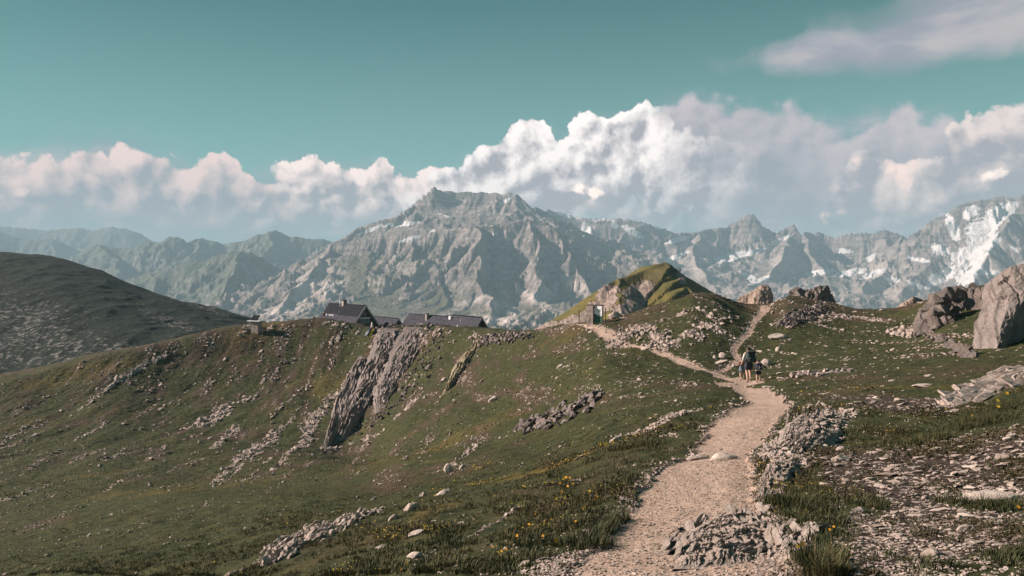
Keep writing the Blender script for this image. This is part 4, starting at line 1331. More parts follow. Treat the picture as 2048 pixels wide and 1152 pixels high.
# ---- boulders that can be told apart
def boulder_mesh(seed, dims, sub=3, rough=0.10, cuts=9):
    """a broken block: ball cut by random planes, then roughened"""
    r_ = np.random.RandomState(seed)
    bm = bmesh.new()
    bmesh.ops.create_icosphere(bm, subdivisions=sub, radius=1.0)
    co = np.array([v_.co[:] for v_ in bm.verts])
    fa = np.array([[v_.index for v_ in f.verts] for f in bm.faces])
    bm.free()
    for _ in range(cuts):
        n_ = r_.normal(size=3)
        n_ /= np.linalg.norm(n_)
        d = r_.uniform(0.55, 0.85)
        over = np.maximum(co @ n_ - d, 0)
        co = co - over[:, None] * n_[None] * 0.92
    co = co * np.array(dims)[None]
    s = max(dims)
    nz = fbm(co[:, 0] / s * 2.2 + seed, co[:, 1] / s * 2.2 + co[:, 2] / s * 3.1, 4, seed % 50)
    nr = co / np.linalg.norm(co, axis=1)[:, None]
    return co + nr * (nz * rough * s)[:, None], fa


BOULD = [  # u, v of the foot, width px, height px, tilt in the picture (deg), seed, label
    (1559, 681, 40, 15, 4, 1, "large flat oval pale boulder on the turf behind the walkers"),
    (1537, 728, 28, 18, -28, 2, "tilted angular pale block on the grass just right of the walkers"),
    (1447, 716, 17, 15, 0, 3, "upright pale rock beside the fork of the trail"),
    (1432, 718, 9, 11, 0, 4, "small pale rock just left of the fork of the trail"),
    (1440, 728, 38, 6, -22, 5, "long thin slab lying below the fork of the trail"),
    (1452, 921, 60, 18, -2, 6, "broad white stone set across the footpath"),
    (1400, 914, 44, 14, -3, 7, "flat grey stone sunk in the left side of the footpath"),
    (1558, 700, 10, 12, 0, 8, "small white lump of rock below the flat oval boulder"),
    (896, 950, 19, 24, 0, 9, "rounded white boulder at the end of a stony bank"),
    (925, 942, 15, 15, 0, 10, "white boulder just right of the rounded white boulder"),
    (884, 984, 32, 12, -28, 11, "long pale boulder lying slantwise on the ochre grass"),
    (819, 1028, 32, 20, -35, 12, "reddish tilted boulder on the ochre grass"),
    (783, 1047, 24, 15, -38, 13, "leaning pale rock below the reddish tilted boulder"),
    (828, 1080, 38, 13, -20, 14, "smooth long pale boulder on the green lower slope"),
    (825, 1111, 44, 13, -16, 15, "white knobbly slab on the lowest part of the slope"),
    (636, 1053, 40, 13, -10, 16, "broad pale slab at the upper edge of the grey rubble bank"),
    (716, 1028, 38, 12, -8, 17, "smooth pale slab topping the grey rubble bank"),
    (663, 1072, 16, 15, -40, 18, "upturned pale stone in the grey rubble bank"),
    (920, 1064, 16, 11, -25, 19, "pale boulder at the foot of a thin scree streak"),
    (760, 1097, 26, 8, -10, 20, "narrow white slab alone on the brown turf"),
    (844, 988, 14, 9, -30, 21, "small pink block above the ochre grass"),
    (761, 966, 18, 6, 0, 22, "thin flat stone on the brown turf above the rubble bank"),
    (986, 799, 22, 12, -38, 23, "pale wedge of rock below the turfy slab"),
    (887, 762, 14, 11, -40, 24, "pale leaning stone left of the turfy slab"),
    (1119, 738, 16, 8, -35, 25, "pale flat stone on the slope below the signboard"),
    (1233, 880, 26, 13, -30, 26, "pale rock at the head of a dark green hollow left of the path"),
    (1012, 1098, 10, 8, 0, 27, "single pale stone among the yellow flowers"),
    (1944, 1062, 38, 18, -8, 28, "tan block on the dark stony soil"),
    (1877, 1104, 48, 20, 4, 29, "reddish brown flat rock on the dark stony soil"),
    (1689, 896, 24, 13, 0, 30, "tan stone at the edge of the pale schist"),
    (1687, 924, 36, 17, -6, 31, "rounded grey stone below the pale schist"),
    (1857, 984, 20, 9, -10, 32, "small orange brown stone on the dark soil"),
    (1728, 1016, 30, 15, 24, 33, "narrow pale stone tilted on the dark soil"),
    (2028, 876, 30, 10, 0, 34, "flat pale stone by the upper edge of the stony ground"),
    (1857, 773, 46, 8, -3, 35, "long thin pale slab lying on the brown turf"),
    (1850, 1026, 16, 9, 0, 36, "small white stone in the middle of the dark soil"),
    (1806, 1070, 26, 11, 0, 37, "pale plate of rock on the dark soil"),
    (1990, 983, 124, 20, -6, 38, "long pale slab jutting from the turf on the right"),
    (1620, 876, 34, 12, -4, 39, "reddish slab lying on the pale schist"),
    (1790, 757, 20, 5, -4, 40, "thin white stone on the turf below the cliff"),
    (1560, 752, 14, 6, 0, 41, "low pale stone on the brow right of the walkers"),
    (1230, 634, 34, 20, 0, 42, "dark lump of rock standing behind the signboard"),
]
for (u, v, w, h, tilt, sd, lb) in BOULD:
    p = at_px(u, v)
    s = p[1] / F
    co, fa = boulder_mesh(900 + sd, (w * s / 2 * 1.12, max(w * 0.34, h * 0.6) * s * 0.9, h * s * 0.60), 3 if w > 24 else 2)
    me = mesh_np("boulder", co, fa, m_stone_each, smooth=False)
    o = link(bpy.data.objects.new("boulder", me))
    o.location = (p[0], p[1] + w * 0.16 * s, gz(p[0], p[1] + w * 0.16 * s) + h * s * 0.16)
    o.color = (0.75 if ('red' in lb or 'tan' in lb or 'orange' in lb or 'pink' in lb) else 0.35 if 'grey' in lb else 0.0, 0, 0, 1)
    o.rotation_euler = (0, R(-tilt) * -1.0, 0.2 * math.sin(sd))
    tag(o, lb, "boulder")


# ---- bedrock: ribs of thin tilted plates
def plate_np(L, H, T, r_):
    """one plate of rock standing on edge: jagged top, uneven faces"""
    nl = 7
    xs = np.linspace(-0.5, 0.5, nl) * L
    top = H * (0.55 + 0.45 * np.sin(np.linspace(0.25, np.pi - 0.2, nl))) * r_.uniform(0.72, 1.12, nl)
    th = T * (0.6 + 0.6 * r_.rand(nl))
    off = np.cumsum(r_.normal(size=nl)) * T * 0.25
    rows = []
    for k, (zf, tf) in enumerate(((-0.8, 1.0), (0.45, 1.0), (1.0, 0.35))):
        z = (top * zf) if zf > 0 else np.full(nl, -0.8 * H)
        rows.append(np.stack([xs, off + th * tf / 2, z], -1))
    for k, (zf, tf) in enumerate(((1.0, 0.35), (0.45, 1.0), (-0.8, 1.0))):
        z = (top * zf) if zf > 0 else np.full(nl, -0.8 * H)
        rows.append(np.stack([xs, off - th * tf / 2, z], -1))
    co = np.concatenate(rows)
    co += r_.normal(size=co.shape) * T * 0.10
    fa = grid_faces(6, nl)
    caps = []
    for c_ in (0, nl - 1):
        a = [c_ + nl * q for q in range(6)]
        caps += [[a[0], a[1], a[4], a[5]], [a[1], a[2], a[3], a[4]]]
    return co, np.concatenate([fa, np.array(caps)])


def plates(name, label, cat, spots, n, L, H, T, strike, dip, seed, mat, jit=0.15):
    """an outcrop: plates set along lines on the ground given in photo points with a half width"""
    r_ = np.random.RandomState(seed)
    cos, fas, ton, lay = [], [], [], []
    base = 0
    for q in range(n):
        k = r_.randint(0, len(spots) - 1)
        f = r_.rand()
        u = spots[k][0] * (1 - f) + spots[k + 1][0] * f
        v = spots[k][1] * (1 - f) + spots[k + 1][1] * f
        hw = spots[k][2] * (1 - f) + spots[k + 1][2] * f
        u += hw * r_.uniform(-1, 1)
        v += hw * 0.45 * r_.uniform(-1, 1)
        p = at_px(u, v)
        sc_ = r_.uniform(0.55, 1.25)
        c_, f_ = plate_np(L * sc_, H * sc_ * r_.uniform(0.6, 1.2), T * r_.uniform(0.6, 1.5), r_)
        M = Euler((R(dip) + r_.normal() * jit, r_.normal() * jit * 0.7, R(strike) + r_.normal() * jit)).to_matrix()
        c2 = c_ @ np.array(M).T + p
        cos.append(c2)
        fas.append(f_ + base)
        base += len(c_)
        ton.append(np.full(len(c_), np.clip(0.3 + 0.3 * r_.normal(), 0, 1)))
        lay.append(c_[:, 2] * 1.0 + c_[:, 1] * 3.0 + q * 0.37)
    me = mesh_np(name, np.concatenate(cos), np.concatenate(fas), mat, {'tone': np.concatenate(ton), 'layer': np.concatenate(lay)}, smooth=False)
    o = link(bpy.data.objects.new(name, me))
    if label is None:
        return tag(o, kind='stuff')
    return tag(o, label, cat)


plates("loose_plates", None, None,
       [(1640, 818, 30), (1600, 850, 50), (1560, 890, 30), (1545, 915, 10)], 160, 0.40, 0.035, 0.03, 62, 55, 601, m_schist, 0.28)
plates("loose_plates", None, None,
       [(1600, 905, 40), (1570, 940, 40), (1545, 975, 24)], 70, 0.30, 0.03, 0.025, 55, 55, 602, m_schist, 0.3)
plates("loose_plates", None, None,
       [(1350, 1090, 26), (1400, 1066, 44), (1460, 1040, 50), (1500, 1025, 30)], 110, 0.36, 0.045, 0.022, 66, 46, 603, m_schist, 0.20)
plates("loose_plates", None, None,
       [(1520, 1060, 40), (1570, 1080, 50), (1620, 1070, 30)], 130, 0.30, 0.035, 0.022, 60, 42, 604, m_schist, 0.25)
plates("schist_outcrop", "layered pink rock ledge rising to the right under the cliff", "rock outcrop",
       [(1915, 806, 12), (1950, 790, 22), (2000, 765, 30), (2060, 742, 34)], 150, 1.2, 0.14, 0.07, 40, -62, 605, m_stone, 0.12)
plates("rock_outcrop", "rough pale outcrop of broken fins on the mid slope", "rock outcrop",
       [(1195, 790, 18), (1150, 815, 26), (1090, 840, 24), (1045, 860, 10)], 170, 0.9, 0.20, 0.12, 74, 40, 606, m_slab, 0.25)
plates("rock_outcrop", "reddish broken rock bank above the bend of the trail", "rock outcrop",
       [(1295, 695, 14), (1320, 690, 20), (1330, 672, 12)], 90, 0.7, 0.2, 0.14, 70, 25, 607, m_stone, 0.3)
plates("rock_outcrop", "grey rubbly outcrop at the top of the slope beside the turfy slab", "rock outcrop",
       [(960, 690, 14), (1000, 678, 22), (1050, 668, 20)], 130, 1.1, 0.34, 0.2, 75, 20, 608, m_slab, 0.25)
plates("loose_plates", None, None,
       [(1230, 690, 10), (1260, 668, 26), (1300, 655, 16)], 170, 0.6, 0.17, 0.13, 70, 25, 609, m_stone, 0.35)
plates("loose_plates", None, None,
       [(1570, 650, 16), (1600, 632, 24), (1650, 622, 20)], 170, 0.8, 0.26, 0.16, 40, 20, 610, m_slab, 0.35)
plates("loose_plates", None, None,
       [(1780, 668, 12), (1800, 660, 16), (1815, 668, 12)], 40, 0.8, 0.28, 0.2, 40, 20, 611, m_stone, 0.35)
plates("loose_plates", None, None,
       [(1600, 752, 8), (1650, 746, 10), (1710, 738, 8)], 70, 0.8, 0.09, 0.12, 10, 15, 612, m_stone, 0.2)
plates("loose_plates", None, None,
       [(740, 1024, 14), (690, 1045, 22), (620, 1075, 30), (540, 1112, 26)], 260, 0.34, 0.06, 0.05, 66, 22, 613, m_stone, 0.35)


# ---- long slabs that stand out of the slope
def slab(name, label, spine, proud, layers, mat, seed, nl=120, nw=46, parent=None):
    """spine points: (u, v, half width left px, half width right px); a layered slab that stands `proud` metres out of the slope"""
    pts = []
    for u, v, wl, wr in spine:
        p = at_px(u, v)
        s = p[1] / F
        pts.append((p[0], p[1], p[2], wl * s, wr * s))
    pts = np.array(pts)
    tk = np.linspace(0, 1, len(pts))
    tl_ = np.linspace(0, 1, nl)
    q = np.stack([pchip(tk, pts[:, i], tl_) for i in range(5)], -1)
    c_ = np.linspace(-1, 1, nw)
    C, T_ = np.meshgrid(c_, tl_)
    w = np.where(C < 0, q[:, 3:4], q[:, 4:5])
    wob = 0.22 * fbm(T_ * 9, C * 0 + seed, 4, seed) + 0.14 * fbm(T_ * 26, C * 3 + seed, 3, seed + 1)
    X = q[:, 0:1] + (C + wob) * w
    Y = q[:, 1:2] + 0 * C
    G = q[:, 2:3] + 0 * C
    prof = sstep(-1.0, -0.55, C) * (0.55 + 0.45 * sstep(-0.6, 0.35, C)) * sstep(1.0, 0.62, C)
    taper = sstep(0, 0.10, T_) * sstep(1.0, 0.86, T_) * (0.45 + 0.55 * np.sin(np.pi * np.clip(T_, 0, 1)) ** 0.6)
    lay = C * layers + 0.5 * fbm(T_ * 3, C * 2, 3, seed + 3) * 2
    fr_ = lay - np.floor(lay)
    steps = np.abs(pn(np.floor(lay) * 7.3 + 0.5, T_ * 4.0, seed + 5)) * sstep(0, 0.2, fr_) * sstep(1, 0.85, fr_)
    hgt = proud * prof * taper * (0.72 + 0.42 * steps + 0.22 * fbm(T_ * 8, C * 2.0, 4, seed + 7))
    bed = np.floor(lay)
    joint = np.floor(T_ * 13 + 1.5 * pn(bed * 2.3 + 0.5, T_ * 0 + 0.5, seed + 13))
    blk = pn(joint * 4.1 + 0.5, bed * 3.3 + 0.5, seed + 15)
    hgt = hgt + proud * prof * taper * (0.34 * blk + 0.26 * fbm(T_ * 3, C * layers * 2.2, 4, seed + 17) + 0.10 * fbm(T_ * 40, C * 12, 4, seed + 19))
    Z = G + hgt - 0.25 * proud * (1 - sstep(1.0, 0.90, np.abs(C)))
    Y = Y - hgt * 0.35
    me = mesh_np(name, np.stack([X, Y, Z], -1), grid_faces(nl, nw), mat, {'layer': (C * w + 0.25 * T_).ravel(), 'tone': np.clip(0.35 + 0.5 * fbm(T_ * 5, C * 2, 3, seed + 11), 0, 1).ravel()}, smooth=False)
    o = bpy.data.objects.new(name, me)
    link(o, parent)
    if label:
        tag(o, label, "rock outcrop")
    return o


slab("rock_slab", "great dark layered slab running down the slope below the huts", [(796, 656, 42, 40), (778, 700, 38, 42), (754, 750, 34, 42), (726, 800, 32, 40), (695, 846, 24, 34), (664, 886, 9, 14)], 1.9, 8, m_slab, 31)
slab("rock_slab", "thin reddish rock fin left of the great dark slab", [(724, 712, 8, 16), (708, 750, 14, 26), (690, 792, 16, 26), (673, 838, 14, 22), (656, 880, 9, 14), (645, 902, 3, 5)], 1.3, 5, m_slab, 37, 100, 40)
slab("rock_slab", "dark crumbling strata right of the great slab", [(848, 655, 42, 44), (826, 690, 40, 38), (802, 735, 36, 32), (776, 785, 30, 24), (758, 826, 8, 10)], 1.3, 9, m_slab, 41)
slab("rock_slab", "narrow turfy slab pointing down the slope right of the great slab", [(965, 682, 12, 16), (945, 706, 18, 16), (925, 732, 18, 14), (905, 762, 10, 8), (885, 790, 4, 4)], 0.9, 4, m_slabg, 43, 90, 30)


slab("schist_rib", "grey ribbed schist running up from the right side of the path in front", [(1405, 1120, 60, 110), (1432, 1085, 70, 120), (1462, 1050, 70, 110), (1490, 1015, 40, 60)], 0.11, 15, m_schist, 47, 110, 110)
slab("schist_rib", "splintered pale schist brow to the right of the path", [(1560, 925, 24, 50), (1588, 890, 40, 70), (1622, 852, 50, 90), (1655, 818, 30, 60)], 0.15, 13, m_schist, 53, 110, 100)
slab("schist_rib", "low pale schist bank in front of the splintered brow", [(1530, 1000, 20, 50), (1545, 965, 24, 50), (1562, 930, 20, 40)], 0.10, 10, m_schist, 59, 80, 70)


plates("loose_plates", None, None, [(640, 905, 10), (690, 872, 20), (740, 846, 16), (790, 806, 10)], 90, 0.9, 0.2, 0.16, 70, 40, 631, m_slab, 0.4)
plates("loose_plates", None, None, [(745, 655, 14), (790, 652, 30), (880, 656, 24)], 110, 1.3, 0.35, 0.2, 80, 25, 632, m_slab, 0.4)
plates("loose_plates", None, None, [(880, 668, 24), (860, 710, 26), (830, 760, 20), (800, 800, 10)], 120, 1.0, 0.25, 0.16, 76, 30, 633, m_slab, 0.4)


# ---- crags and cliffs: front surface from bends given as (u, v, distance), with a real back
def crag(name, label, ctrl, depth, mat, seed, amp, lam, n=70, kind=None, crack=0.5, grounded=False):
    A_ = np.array(ctrl, float)                      # rows (bottom to top) x cols x 3
    if grounded:
        foot = np.array([at_px(c_[0], c_[1])[1] for c_ in A_[0]])
        A_[..., 2] = foot[None, :] + A_[..., 2]
    nr_, nc_ = A_.shape[:2]
    W3 = P(A_[..., 0], A_[..., 1], A_[..., 2])
    ti, tj = np.linspace(0, 1, n), np.linspace(0, 1, n)
    ki, kj = np.linspace(0, 1, nr_), np.linspace(0, 1, nc_)
    tmp = np.stack([[np.interp(ti, ki, W3[:, j, a]) for j in range(nc_)] for a in range(3)], 0)      # 3, nc, n
    G = np.stack([[np.interp(tj, kj, tmp[a, :, i]) for i in range(n)] for a in range(3)], -1)        # n(rows), n(cols), 3
    X, Y, Z = G[..., 0], G[..., 1], G[..., 2]
    # distance along and up the face, and the way the face looks
    sx = np.cumsum(np.concatenate([np.zeros((n, 1)), np.linalg.norm(np.diff(G, axis=1), axis=2)], 1), 1)
    tz = np.cumsum(np.concatenate([np.zeros((1, n)), np.linalg.norm(np.diff(G, axis=0), axis=2)], 0), 0)
    nv = np.cross(np.gradient(G, axis=1), np.gradient(G, axis=0))
    nv /= np.linalg.norm(nv, axis=-1)[..., None] + 1e-9
    nv *= np.where(nv[..., 1:2] > 0, -1, 1)
    tilt = sx + 0.35 * tz + 0.5 * lam * fbm(sx / (lam * 2), tz / (lam * 2), 3, seed + 2)
    n1 = ridged(tilt / lam, tz / (lam * 2.4), 6, seed, 0.58) - 0.45
    blk = np.abs(pn(np.floor(tilt / (lam * 0.55)) * 3.7 + 0.5, np.floor(tz / (lam * 0.8) + 0.7 * pn(np.floor(tilt / (lam * 0.55)) * 1.7, tz * 0, seed + 4)) * 5.1 + 0.5, seed + 5))
    n2 = fbm(sx / (lam * 0.25), tz / (lam * 0.25), 5, seed + 3, 0.6)
    cr = np.exp(-np.abs(fbm(tilt / (lam * 1.6), tz / (lam * 9), 3, seed + 6)) * 26) * crack
    dsp = amp * (n1 + 0.55 * blk + 0.32 * n2 - 0.9 * cr)
    dsp = dsp * (0.35 + 0.65 * sstep(1.0, 0.80, ti)[:, None])
    Xd, Yd, Zd = X + nv[..., 0] * dsp, Y + nv[..., 1] * dsp, Z + nv[..., 2] * dsp + 0.2 * amp * n2
    front = np.stack([Xd, Yd, Zd], -1)
    m_ = 14
    # top rolls over and falls away behind
    back = []
    for k in range(1, m_ + 1):
        f = k / m_
        row = front[-1].copy()
        row[:, 0] *= (row[:, 1] + depth * f) / row[:, 1]
        row[:, 1] += depth * f
        row[:, 2] -= depth * (0.10 * f + 0.75 * f * f) * (1 + 0.3 * fbm(row[:, 0] / lam, row[:, 1] / lam, 3, seed + 9))
        row[:, 2] += amp * 0.8 * fbm(row[:, 0] / lam, row[:, 1] / lam, 4, seed + 12) * math.sin(math.pi * f)
        back.append(row)
    full = np.concatenate([front, np.stack(back, 0)], 0)
    nr2 = full.shape[0]
    # side skirts
    sides = []
    left_ = full[:, :1].copy()
    right_ = full[:, -1:].copy()
    for s_ in (left_, right_):
        s_[:, :, 0] *= 1 + depth * 0.8 / s_[:, :, 1] * (1.0 if s_ is left_ else 0.9)
        s_[:, :, 1] += depth * 0.8
        s_[:, :, 2] -= depth * 0.2
    full = np.concatenate([left_, full, right_], 1)
    tone = np.clip(0.35 + 0.5 * fbm(full[..., 0] / lam, full[..., 2] / lam, 4, seed + 15), 0, 1)
    me = mesh_np(name, full, grid_faces(nr2, n + 2), mat, {'tone': tone.ravel(), 'layer': full[..., 0].ravel()}, smooth=False)
    o = link(bpy.data.objects.new(name, me))
    return tag(o, label, "rock", kind=kind)


crag("cliff", "tall grey cliff face with cracks at the right edge", [
    [(1934, 722, 40.5), (1962, 722, 39.3), (1990, 720, 38.2), (2006, 718, 38.6), (2050, 714, 40.5), (2120, 708, 43.5), (2220, 700, 48)],
    [(1946, 680, 41.2), (1972, 672, 39.8), (2000, 668, 38.7), (2020, 666, 38.9), (2060, 662, 41), (2130, 656, 44), (2220, 646, 48)],
    [(1960, 625, 42.2), (1986, 618, 40.8), (2014, 616, 39.6), (2040, 612, 39.4), (2075, 606, 41.4), (2140, 600, 44.4), (2220, 590, 48)],
    [(1966, 586, 43.2), (1996, 570, 42.0), (2030, 562, 41.2), (2060, 556, 41.2), (2090, 552, 42.6), (2150, 545, 45), (2220, 540, 49)],
    [(1970, 570, 44.2), (1992, 553, 43.4), (2022, 533, 42.6), (2050, 526, 42.6), (2090, 522, 43.6), (2150, 518, 46), (2220, 520, 50)]], 9.0, m_cliff, 51, 0.17, 1.6, 150, crack=1.1)
ridge_top = [(1838, 622), (1862, 598), (1884, 578), (1919, 575), (1976, 571)]
ridge_foot = [(1838, 672), (1868, 666), (1886, 656), (1906, 630), (1940, 614), (1976, 612)]
rr = np.random.RandomState(77)
q0 = at_px(1900, 632)
ridge = bpy.data.objects.new("rock_ridge", None)
ridge.location = q0
link(ridge)
tag(ridge, "dark jagged ridge of broken blocks running down from the tall cliff", "rock")
for u in np.arange(1838, 1978, 9.0):
    vt = np.interp(u, [a_[0] for a_ in ridge_top], [a_[1] for a_ in ridge_top]) + rr.uniform(-3, 7)
    vf = np.interp(u, [a_[0] for a_ in ridge_foot], [a_[1] for a_ in ridge_foot])
    yb = at_px(u, vf)[1]
    nb = max(1, int((vf - vt) / 22))
    for k in range(nb):
        f0, f1 = k / nb, (k + 1) / nb
        vm_ = vf + (vt - vf) * (f0 + f1) / 2
        hp = (vf - vt) / nb * rr.uniform(1.0, 1.35)
        c3 = P(u + rr.uniform(-5, 5), vm_, yb + 1.0 + 2.5 * (f0 + f1) / 2)
        s_ = c3[1] / F
        co, fa = boulder_mesh(3000 + int(u) * 4 + k, (rr.uniform(11, 19) * s_, rr.uniform(16, 26) * s_, hp * 0.62 * s_), 3, 0.05, 15)
        me = mesh_np("block", co, fa, m_dkridge, {'tone': np.full(len(co), rr.uniform(0, 0.6)), 'layer': co[:, 2]}, smooth=False)
        o = link(bpy.data.objects.new("block", me), ridge)
        o.location = c3 - q0
        o.rotation_euler = (rr.uniform(-.35, .35), rr.uniform(-.1, .45), rr.uniform(-.6, .6))
plates("loose_plates", None, None, [(1846, 656, 12), (1885, 640, 16), (1915, 618, 10), (1965, 612, 8)], 110, 1.1, 0.5, 0.3, 60, 20, 641, m_dkridge, 0.4)
plates("loose_plates", None, None, [(1820, 664, 10), (1870, 672, 12), (1912, 690, 10), (1938, 716, 8)], 60, 0.7, 0.22, 0.2, 60, 25, 642, m_dkridge, 0.4)
crag("crag", "sunlit pink rock tower on the saddle left of the trail top", [
    [(1462, 640, 150), (1490, 640, 148), (1515, 640, 146), (1535, 640, 146), (1552, 640, 148)],
    [(1470, 606, 151), (1494, 602, 149), (1518, 598, 147), (1536, 600, 147), (1549, 606, 149)],
    [(1480, 598, 152), (1500, 588, 150), (1521, 580, 148), (1536, 580, 148), (1545, 590, 150)],
    [(1484, 594, 153), (1504, 581, 152), (1524, 570, 150), (1534, 570, 150), (1541, 578, 151)]], 8.0, m_crag, 61, 0.8, 2.8, 56)
crag("crag", "dark blocky crag behind the brown mound of the saddle", [
    [(1560, 640, 140), (1590, 640, 138), (1615, 640, 137), (1640, 640, 137), (1672, 640, 139)],
    [(1566, 606, 141), (1592, 604, 139), (1616, 604, 138), (1640, 602, 138), (1667, 604, 140)],
    [(1574, 594, 142), (1594, 588, 140), (1616, 588, 139), (1640, 584, 139), (1662, 588, 141)],
    [(1582, 580, 143), (1594, 574, 142), (1614, 578, 141), (1640, 571, 141), (1657, 572, 142)]], 9.0, m_dkridge, 67, 1.1, 2.2, 60)
crag("crag", "low brown rock hump on the saddle left of the dark ridge", [
    [(1780, 650, 125), (1800, 650, 124), (1822, 650, 124), (1845, 650, 125), (1870, 650, 127)],
    [(1788, 622, 127), (1806, 616, 126), (1825, 614, 126), (1846, 614, 127), (1866, 620, 128)],
    [(1796, 612, 128), (1812, 602, 128), (1826, 593, 127), (1842, 598, 128), (1860, 608, 129)]], 9.0, m_crag, 71, 0.7, 2.6, 44)

# ---- labels of the single stones, by look and by what they lie next to
MARKS = [(b[0], b[1], b[6]) for b in BOULD if len(b[6].split()) <= 9]
PLACES = {'stony': ("on the dark stony soil", "stones on the dark stony soil right of the path"), 'scree': ("in the broken scree", "blocks in the scree"),
          'turf': ("in the turf", "stones lying in the turf"), 'gravel': ("at the path edge", "stones along the path edges")}
for o, i in SINGLES:
    u, v = px(*S.pos[i])
    col_ = "reddish" if S.tone[i] > 0.66 else "brownish" if S.tone[i] > 0.4 else "pale" if S.tone[i] > 0.12 else "whitish"
    a_, b_, c_ = S.scl[i]
    shp = "thin flat" if c_ < 0.34 * a_ else "chunky" if c_ > 0.5 * a_ else "long" if b_ < 0.62 * a_ else "flat"
    big = "big " if S.pxs[i] > 30 else "small " if S.pxs[i] < 17 else ""
    best = min(MARKS, key=lambda m_: (m_[0] - u) ** 2 + ((m_[1] - v) * 1.6) ** 2)
    du, dv = u - best[0], v - best[1]
    rel = ("right of" if du > 0 else "left of") if abs(du) > 1.2 * abs(dv) else ("below" if dv > 0 else "above")
    dist = math.hypot(du, dv)
    near_ = "just " if dist < 45 else "" if dist < 110 else "well "
    o['category'] = "stone"
    o['group'] = PLACES[S.cls[i]][1]
    lab_ = f"{big}{col_} {shp} stone {near_}{rel} the {best[2]}"
    o['label'] = " ".join(lab_.split()[:16])

# ------------------------------------------------------------------ turf, shrubs, flowers
def blade_mesh(name, pos, hgt, wid, lean, yaw, shade, mat, nrm=None):
    """grass blades, each two bent segments (5 points, 3 faces as triangles)"""
    n = len(pos)
    dx, dy = np.cos(yaw), np.sin(yaw)
    sx, sy = -dy, dx
    z = np.zeros(n)
    b0 = pos + np.stack([sx * wid / 2, sy * wid / 2, z - 0.01], -1)
    b1 = pos - np.stack([sx * wid / 2, sy * wid / 2, z + 0.01], -1)
    mx = pos + np.stack([dx * lean * 0.35, dy * lean * 0.35, hgt * 0.6], -1)
    m0 = mx + np.stack([sx * wid * 0.4, sy * wid * 0.4, z], -1)
    m1 = mx - np.stack([sx * wid * 0.4, sy * wid * 0.4, z], -1)
    tp = pos + np.stack([dx * lean, dy * lean, hgt], -1)
    co = np.stack([b0, b1, m1, m0, tp], 1).reshape(-1, 3)
    i = np.arange(n)[:, None] * 5
    fa = np.concatenate([i + np.array([[0, 1, 2]]), i + np.array([[0, 2, 3]]), i + np.array([[3, 2, 4]])], 0)
    me = mesh_np(name, co, fa, mat, {'shade': np.repeat(shade, 5), 'tip': np.tile(np.array([0, 0, .6, .6, 1.0]), n)}, smooth=True)
    return me


def grass_material():
    m, t = new_mat("alpine_grass")
    sh = attr(t, 'shade')
    col = t.ramp(sh, [(0.0, (0.030, 0.038, 0.016)), (0.35, (0.056, 0.060, 0.024)), (0.62, (0.088, 0.080, 0.031)), (0.82, (0.125, 0.095, 0.042)), (1.0, (0.100, 0.066, 0.038))])
    t.put(t.bsdf.inputs['Base Color'], col)
    t.bsdf.inputs['Roughness'].default_value = 0.75
    t.bsdf.inputs['Specular IOR Level'].default_value = 0.25
    return m


m_grass = grass_material()


def turf(name, weight, n_tuft, per, h, wid, seed, rad, cap=1.0):
    pos, nrm, d, (i, j) = spread(weight, n_tuft, seed)
    r_ = np.random.RandomState(seed + 1)
    sz = np.exp(0.35 * r_.normal(size=n_tuft)) * h
    base = np.repeat(pos, per, 0)
    k = n_tuft * per
    ang = r_.uniform(0, 2 * np.pi, k)
    rr = rad * np.sqrt(r_.rand(k)) * np.repeat(sz / h, per)
    off = np.stack([np.cos(ang) * rr, np.sin(ang) * rr, np.zeros(k)], -1)
    nn = np.repeat(nrm, per, 0)
    off[:, 2] = -(off[:, 0] * nn[:, 0] + off[:, 1] * nn[:, 1]) / np.maximum(nn[:, 2], 0.3)
    hh = np.repeat(sz, per) * r_.uniform(0.55, 1.15, k)
    shade = np.repeat(np.clip(0.26 + 0.42 * brown[i, j] + 0.28 * ochre[i, j] + 0.16 * r_.normal(size=n_tuft) + 0.25 * nB[i, j], 0, 1), per) + 0.10 * r_.normal(size=k)
    me = blade_mesh(name, base + off, hh, wid * r_.uniform(0.7, 1.3, k), hh * r_.uniform(0.2, 0.9, k), ang + r_.normal(size=k) * 0.7, np.clip(shade, 0, 1), m_grass)
    return tag(link(bpy.data.objects.new(name, me)), kind='stuff')


clump = sstep(-0.25, 0.35, nC + 0.6 * nB)
edge_turf = sstep(0.02, 0.3, path_w) * (1 - path_m)
turf("grass", (grassy ** 1.5 + 0.35 * stony * clump * sstep(0.15, 0.4, nB)) * clump * sstep(24, 9, GY), 14000, 8, 0.040, 0.006, 701, 0.035)
turf("grass", grassy ** 1.5 * clump * sstep(10, 18, GY) * sstep(70, 40, GY), 15000, 6, 0.034, 0.010, 711, 0.08)
turf("grass", grassy * clump * sstep(45, 70, GY), 14000, 4, 0.10, 0.035, 721, 0.25)
hollow = strokes([([(1290, 890, 30), (1230, 900, 20)], 1), ([(1060, 975, 30), (1010, 990, 20)], 0.8), ([(1225, 1075, 40), (1260, 1040, 30), (1180, 1090, 30)], 1), ([(1800, 885, 20), (1900, 850, 20), (2000, 830, 30)], 1),
                  ([(1570, 1010, 30), (1640, 1020, 30)], 0.9), ([(1640, 1120, 30), (1660, 1150, 20)], 0.8), ([(2000, 1000, 40), (1900, 990, 20)], 0.6), ([(1380, 815, 20), (1450, 800, 14)], 0.7), ([(1940, 840, 30), (2048, 800, 30)], 1)])
turf("tall_grass", hollow * (1 - path_m) * (0.4 + clump), 3600, 8, 0.075, 0.006, 731, 0.05)

